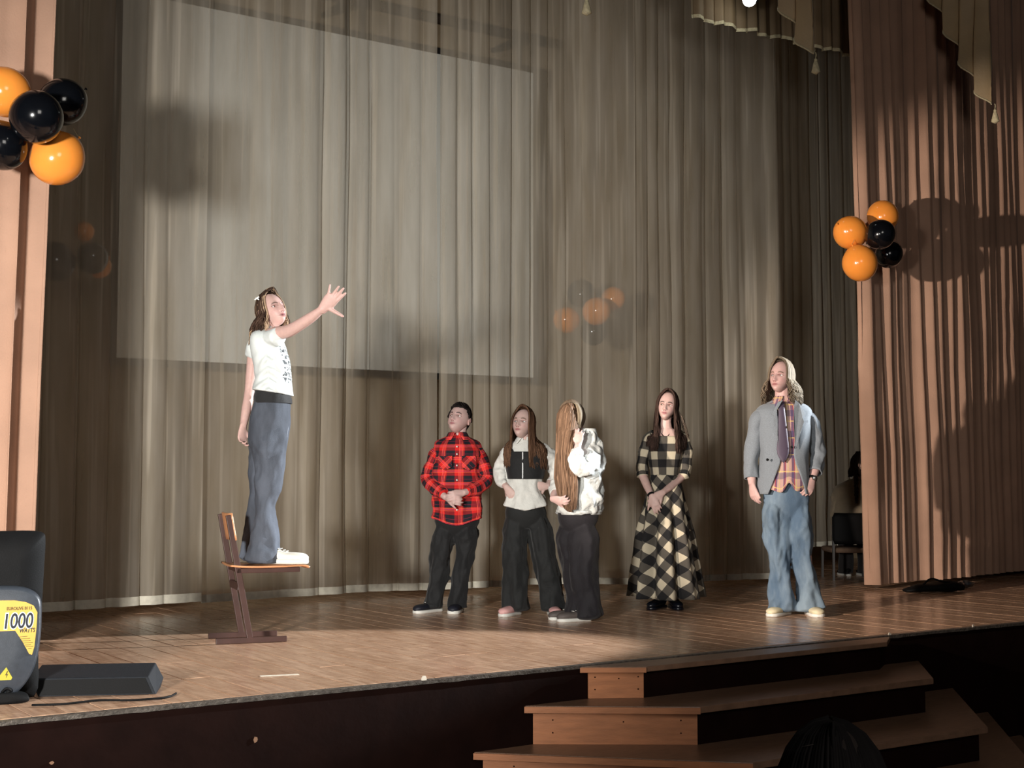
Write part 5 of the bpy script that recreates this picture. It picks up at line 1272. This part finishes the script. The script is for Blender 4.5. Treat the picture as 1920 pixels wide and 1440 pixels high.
# ------------------------------------------------------------------ long-haired young man in gray jacket
def jacket_man():
    p = Person('long-haired young man in gray blazer, striped shirt, dark tie and flared jeans', 1493, 1150, 10.0); J = p.J; k = px(p); skin = (.78, .50, .46)
    head = J(1465, 707, 0); Mh = p.frame(head, math.radians(-36), math.radians(5), math.radians(2)); hs = 1.03
    p.limb([head+Vector((.012, .02, -.035)), J(1467, 738, .02), J(1470, 760, .03)], [.056, .055, .075])
    p.limb([J(1470, 756, .03), J(1470, 790, .02), J(1471, 850, .01), J(1473, 900, .01), J(1476, 940, .01)], [(.09, .07), (.14, .09), (.13, .09), (.11, .08), (.09, .05)])
    A = [J(1426, 788, .03), J(1415, 824, .04), J(1409, 864, .02), J(1409, 892, -.01), J(1410, 908, -.02)]
    B = [J(1514, 788, .03), J(1526, 818, .06), J(1531, 852, .05), J(1528, 880, -.02), J(1523, 899, -.07)]
    p.limb(A, [.045, .044, .040, .034, .026]); p.limb(B, [.045, .044, .040, .034, .026])
    hand(p.prims, A[-1], (.10, -.12, -1), (.8, .5, 0), 1, 1.0, curl=(.35, .4, .45, .5), spread=(.06, .02, -.04, -.1), thumb=(.35, .9, .1))
    hand(p.prims, B[-1], (-.35, -.35, -.8), (-.3, .9, 0), -1, 1.0, curl=(.55, .6, .6, .6), spread=(.1, .03, -.05, -.12), thumb=(.7, .6, .2))
    for x1, x2, x3 in ((1452, 1462, 1466), (1498, 1510, 1524)): p.limb([J(x1, 930, .01), J(x2, 1040, .01), J(x3, 1140, .01)], [.065, .045, .033])
    p.body(Mh, hs, skin, lips=(.58, .25, .25), brow=(.22, .14, .10), male=True, jaw=1.15); eyes(p.root, Mh, hs, gaze=(-.5, .05), iris=(.12, .14, .14))
    # shirt
    g = Geo(); K = [(J(1469, 747, .03), 15, .062), (J(1469, 754, .03), 26, .08), (J(1470, 764, .03), 44, .10), (J(1470, 800, .02), 47, .122), (J(1471, 850, .01), 42, .125), (J(1471, 890, 0), 43, .135), (J(1470, 922, 0), 45, .145)]
    loft(g, [(c.x, c.y, c.z, hw*k, ry) for c, hw, ry in K], 84, 8, wr=wrinkle(.008, 6, 1.5, 3)); zb = K[-1][0].z; cx_ = K[-1][0].x
    def hem(x, y, z):
        t = smooth01((zb+.14-z)/.14); q = (x-cx_); return (x, y, z + t*(.085*math.exp(-((q-.01)/.035)**2) - .02*math.cos(q*22)))
    g.v = [hem(*v) for v in g.v]; o = g.build('shirt', MAD, p.root, solid=.003)
    g = Geo(); c = K[0][0]; collar(g, (c.x, c.y-.004, c.z-.012), .062, h=.028, gap=16, drop=.05, flare=1.7); g.build('collar', MAD, o, solid=.004)
    # tie
    g = Geo(); T = [(1465, 752, 6, -.088), (1464, 762, 7, -.112), (1466, 766, 5, -.125), (1467, 800, 8, -.142), (1468, 835, 11, -.155), (1468, 852, 12.5, -.158), (1469, 868, .6, -.162)]
    vs = []
    for u, v, hw, d in T:
        c = J(u, v, d)
        for t in (-1, -.4, .4, 1): vs.append((c.x+t*hw*k, c.y+.010*abs(t)-.004, c.z))
    g.add(vs, grid_faces(4, len(T), False)); g.build('tie', cloth('plum_tie_silk', (74, 62, 80), .6, sheen=.1, var=.04, bump=.05), p.root, solid=.006, sub=1)
    # blazer
    g = Geo(); K2 = [(J(1470, 750, .045), 21, .066), (J(1470, 756, .04), 35, .088), (J(1470, 763, .035), 48, .108), (J(1470, 776, .03), 54, .13), (J(1470, 815, .02), 49, .142), (J(1470, 855, .01), 46, .145), (J(1470, 890, 0), 49, .155), (J(1469, 926, 0), 52, .165)]
    loft(g, [(c.x, c.y, c.z, hw*k, ry) for c, hw, ry in K2], 84, 8, arc=[40, 30, 24, 20, 17, 15, 26, 42], wr=wrinkle(.007, 5, 1.3, 12)); zb2 = K2[-1][0].z
    sleeve(g, [J(1438, 778, .03), J(1421, 786, .03), J(1414, 820, .04), J(1408, 864, .02), J(1409, 897, -.01)], [(.050, .06), (.056, .066), (.056, .064), (.056, .060), (.052, .054)], 4, .007, fs_=9)
    sleeve(g, [J(1503, 778, .03), J(1518, 786, .03), J(1527, 818, .06), J(1533, 854, .05), J(1529, 886, -.03)], [(.050, .06), (.056, .066), (.058, .064), (.058, .060), (.050, .052)], 8, .012, fs_=13)
    GJ = heather('gray_wool', (120, 127, 134)); o = g.build('blazer', GJ, p.root, solid=.006)
    for nm, P in (('lapel', [(1461, 752), (1452, 756), (1440, 778), (1446, 783), (1444, 790), (1452, 838), (1449, 800), (1450, 770)]), ('lapel', [(1484, 752), (1492, 758), (1503, 778), (1497, 784), (1500, 792), (1483, 842), (1480, 800), (1481, 770)])):
        g = Geo(); vs = []
        for u, v in P:
            c = J(u, v, 0); q = c.x-J(1470, 800, 0).x; yy = -(.155)*max(0, 1-abs(q/(.21))**2.3)**(1/2.3) + .03*smooth01((800-v)/50) 
            vs.append((c.x, yy-.004, c.z))
        g.extrude(vs, (0, -.006, 0)); g.build(nm, GJ, o, smooth=False, fixn=True, bevel=.001)
    g = Geo()
    for u, v in ((1439, 862), (1485, 838)): c = J(u, v, -.155); g.sphere(c, (.010, .006, .010), 10, 8)
    g.build('button', M['black'], o)
    g = Geo(); c = J(1502, 790, 0); g.extrude([(c.x-.04, -.122, c.z-.004), (c.x+.03, -.085, c.z+.004), (c.x+.03, -.085, c.z-.012), (c.x-.04, -.122, c.z-.020)], (0, -.004, 0)); g.build('breast_pocket', GJ, o, smooth=False, fixn=True)
    # jeans
    g = Geo(); K3 = [(J(1474, 900, 0), 36, .11), (J(1475, 925, 0), 42, .105), (J(1475, 942, 0), 42, .100), (J(1475, 955, 0), 34, .08), (J(1475, 968, 0), 22, .055)]
    loft(g, [(c.x, c.y, c.z, hw*k, ry) for c, hw, ry in K3], 56, 6, wr=wrinkle(.008, 8, 1.5, 13), cap=True)
    leg_cloth(g, [J(1451, 945, 0), J(1455, 990, 0), J(1460, 1035, -.02), J(1464, 1075, -.02), J(1466, 1110, -.01), J(1467, 1143, -.02)], [(.090, .11), (.092, .10), (.080, .085), (.076, .08), (.088, .09), (.098, .105)], 33, .026, fs_=6)
    leg_cloth(g, [J(1499, 945, 0), J(1501, 990, .0), J(1503, 1035, -.01), J(1508, 1075, .0), J(1515, 1110, .0), J(1521, 1143, -.02)], [(.088, .11), (.092, .10), (.084, .085), (.082, .08), (.094, .09), (.106, .11)], 38, .026, fs_=6)
    g = fuse(g, .009, 2); g.v = [(x, y, max(z, .028)) for x, y, z in g.v]; g.build('jeans', denim('light_blue_denim', (80, 102, 124), (146, 164, 176), .7), p.root)
    CR = mat('cream_sneaker', (216, 204, 170), .7, 20, .08)
    shoe(p, J(1467, 1148, -.0), math.radians(-38), .28, .05, CR, SOLE_W, h=.07); shoe(p, J(1522, 1148, -.0), math.radians(4), .28, .052, CR, SOLE_W, h=.07)
    g = Geo(); a_, b_ = B[-2], B[-1]; w0, w1 = a_.lerp(b_, .82), a_.lerp(b_, 1.05); tube(g, [w0, w1], [.033, .032], 14, 2, cap=False); wo = g.build('wristwatch', M['black'], p.root, solid=.004)
    g = Geo(); c = w0.lerp(w1, .5)+Vector((.008, -.035, .006)); tube(g, [c, c+Vector((0, -.007, 0))], [.018, .017], 16, 1, up=(0, 0, 1)); g.build('watch_face', M['steel'], wo)
    g = Geo(); col = (.15, .115, .08); hair_cap(g, Mh, hs, (.17, .135, .095), 1.085, front=.099, side=-.08, back=-.10)
    p.ell = []
    long_hair(p, g, 230, col, .185, az=(54, 180), seed=31, wave=.015, freq=11, r=.009, spread=2.6, v=.55)
    long_hair(p, g, 90, (.20, .165, .12), .17, az=(64, 130), seed=35, wave=.015, freq=11, r=.008, spread=2.8, v=.4, sides=(1,))
    long_hair(p, g, 50, (.15, .11, .08), .19, az=(58, 120), seed=37, wave=.016, freq=12, r=.008, spread=2.2, v=.4, sides=(-1,))
    g.build('hair', HAIRM, p.root); return p
MAD = madras(); jacket_man()

# ------------------------------------------------------------------ seated person and chair in the wings
def seated():
    Y = 13.35; p = Person('seated person in beige jacket half hidden behind the right stage curtain', 1602, 1085, Y); J = p.J; k = px(p); skin = (.60, .42, .34)
    # they sit with their back mostly to the hall, turned to picture right
    head = J(1616, 872, -.02); Mh = p.frame(head, math.radians(70), 0, 0); hs = .97
    p.limb([head+Vector((-.02, .01, -.03)), J(1611, 892, .0), J(1606, 908, .02)], [.05, .05, .06])
    p.limb([J(1606, 905, .02), J(1600, 940, .03), J(1598, 980, .03), J(1598, 1005, .02)], [(.08, .07), (.15, .09), (.13, .09), (.15, .12)])
    for sx in (-1, 1):
        x = 1600+sx*27; p.limb([J(x, 922, .03), J(x+sx*4, 960, .06), J(x+sx*2, 985, .10), J(1604+sx*8, 990, .26)], [.05, .045, .04, .028]); hand(p.prims, J(1604+sx*8, 990, .26), (0, .9, -.3), (0, -.3, -.9), sx, .9)
        p.limb([J(1600+sx*16, 1000, .04), J(1604+sx*18, 1000, .42), J(1604+sx*18, 1070, .44)], [.085, .065, .045])
    p.body(Mh, hs, skin); eyes(p.root, Mh, hs)
    BG = cloth('beige_jacket_cloth', (130, 116, 96), .9); g = Geo()
    K = [(J(1607, 898, .02), 14, .07), (J(1604, 905, .02), 25, .09), (J(1600, 916, .03), 36, .12), (J(1598, 945, .03), 37, .135), (J(1598, 985, .03), 35, .14), (J(1598, 1012, .02), 37, .16)]
    loft(g, [(c.x, c.y, c.z, hw*k, ry) for c, hw, ry in K], 60, 7, wr=wrinkle(.012, 7, 1.5, 3))
    for sx in (-1, 1):
        x = 1600+sx*27; sleeve(g, [J(x-sx*6, 917, .03), J(x, 930, .04), J(x+sx*4, 958, .07), J(x+sx*2, 985, .11), J(1604+sx*9, 990, .24)], [.06, .068, .064, .056, .045], 3, .01)
    g.build('jacket', BG, p.root, solid=.005)
    g = Geo()
    for sx in (-1, 1): leg_cloth(g, [J(1600+sx*16, 1000, .0), J(1602+sx*17, 998, .25), J(1604+sx*18, 1002, .44), J(1604+sx*18, 1035, .46), J(1604+sx*18, 1076, .44)], [.10, .095, .085, .075, .072], 3+sx, .008)
    g.v = [(x, y, max(.03, z)) for x, y, z in g.v]; g.build('trousers', cloth('dark_trouser', (36, 32, 32), .9), p.root)
    for sx in (-1, 1): shoe(p, (J(1604+sx*18, 1080, .46)), PI+.1, .25, .045, M['black'], SOLE_W)
    g = Geo(); hair_cap(g, Mh, hs, (.03, .022, .018), 1.09, front=.06, side=-.07, back=-.1); p.ell = []
    long_hair(p, g, 90, (.035, .025, .02), .10, az=(75, 180), seed=31, wave=.006, r=.009)
    rnd = random.Random(5)   # braid down the back of the shoulder
    b0 = J(1604, 884, -.10)
    for s in range(3): lock(g, [b0 + Vector((.012*math.sin(t*1.4+s*2.1), .01*math.cos(t*1.4+s*2.1)-.02, -t*.028)) for t in range(12)], .011, (.03, .022, .018, 1))
    g.build('hair', HAIRM, p.root)
    # chair: dark padded back and seat on thin steel legs
    c = empty('padded_chair', 'dark padded chair with steel legs under the seated person in the wings', 'chair', p.root.location, -YAW); x0 = J(1594, 1000, 0).x
    seat_z = J(1600, 1022, 0).z-.02
    g = Geo(); g.box((x0-.21, -.12, seat_z-.05), (x0+.23, .33, seat_z)); g.build('seat', mat('chair_cushion_tan', (120, 96, 78), .9, 20, .1), c, bevel=.02)
    g = Geo(); n = 12; vs = []
    for r_ in range(8):
        for i in range(n+1):
            t = i/n*2-1; z_ = J(0, 1000, 0).z*0 + seat_z+.04+.29*r_/7; w_ = .205*(1-.10*(r_ in (0, 7)))
            vs.append((x0+t*w_, -.19+.03*t*t, z_))
    g.add(vs, grid_faces(n+1, 8, False)); g.build('backrest', M['black'], c, solid=-.03)
    for sx in (-1, 1):
        g = Geo(); xx = x0+sx*.2; g.bar((xx, -.16, 0), (xx, -.17, seat_z+.3), .022, .022); g.build('leg', M['steel'], c, smooth=False)
        g = Geo(); g.bar((xx, .32, 0), (xx, .30, seat_z-.03), .022, .022); g.build('leg', M['steel'], c, smooth=False)
seated()

# ------------------------------------------------------------------ spectator in front of the steps (only the crown shows)
def spectator():
    Y = 2.5; p = Person('dark-haired spectator whose crown shows at the bottom edge before the steps', 1562, 1440, Y, -.9); J = p.J; skin = (.45, .3, .24)
    c = J(1562, 1520, 0); Mh = p.frame(c, math.radians(170), -.1, 0); hs = 1.16
    p.limb([c+Vector((0, 0, -.04)), c+Vector((0, 0, -.13)), c+Vector((0, 0, -.17))], [.05, .05, .07])
    p.limb([c+Vector((0, 0, -.16)), c+Vector((0, 0, -.24)), c+Vector((0, 0, -.45)), c+Vector((0, 0, -.62))], [(.08, .07), (.15, .09), (.13, .09), (.12, .1)])
    for sx in (-1, 1):
        w_ = c+Vector((sx*.21, -.03, -.66)); p.limb([c+Vector((sx*.13, 0, -.21)), c+Vector((sx*.19, 0, -.42)), w_], [.045, .038, .025]); hand(p.prims, w_, (0, 0, -1), (-sx, 0, 0), sx, .85)
        p.limb([c+Vector((sx*.07, 0, -.6)), c+Vector((sx*.08, 0, -.95)), Vector((c.x+sx*.08, 0, .05))], [.08, .055, .04])
    p.body(Mh, hs, skin); eyes(p.root, Mh, hs); g = Geo(); DK = cloth('dark_sweater', (30, 28, 32), .9)
    loft(g, [(c.x, c.y, c.z-.15, .065, .06), (c.x, c.y, c.z-.19, .13, .09), (c.x, c.y, c.z-.24, .17, .11), (c.x, c.y, c.z-.62, .15, .12)], 40, 5)
    for sx in (-1, 1): sleeve(g, [c+Vector((sx*.10, 0, -.20)), c+Vector((sx*.17, 0, -.25)), c+Vector((sx*.19, 0, -.42)), c+Vector((sx*.21, -.03, -.64))], [.05, .058, .05, .04], 3, .006)
    g.build('sweater', DK, p.root, solid=.004); g = Geo()
    for sx in (-1, 1): leg_cloth(g, [c+Vector((sx*.07, 0, -.58)), c+Vector((sx*.08, 0, -.95)), Vector((c.x+sx*.08, c.y, .04))], [.095, .075, .07], 3, .006)
    g.build('trousers', BLK, p.root)
    for sx in (-1, 1): shoe(p, Vector((c.x+sx*.08, 0, 0)), PI, .24, .045, M['black'], SOLE_W)
    g = Geo(); col = (.020, .015, .013); hair_cap(g, Mh, hs, col, 1.14, front=.05, side=-.09, back=-.11); p.ell = []
    long_hair(p, g, 320, (.005, .004, .004), .10, az=(20, 180), seed=3, wave=.010, freq=12, r=.009, spread=1.0, v=.25)
    rnd = random.Random(11)   # flyaway wisps
    for i in range(14):
        a = rnd.uniform(-.6, .6); b0 = c + Vector((a*.07, rnd.uniform(-.06, .06), .085+.04*(1-a*a))); P = [b0, b0+Vector((a*.02+rnd.uniform(-.01, .01), 0, .010)), b0+Vector((a*.04+rnd.uniform(-.02, .02), 0, .008+rnd.uniform(-.01, .004)))]
        lock(g, P, .0009, shade((.05, .04, .035), rnd, .4), n=4)
    hm = HAIRM.copy(); hm.name = 'dull_hair'; b_ = hm.node_tree.nodes['Principled BSDF']; b_.inputs['Roughness'].default_value = .8; b_.inputs['Specular IOR Level'].default_value = .1
    g.build('hair', hm, p.root)
spectator()
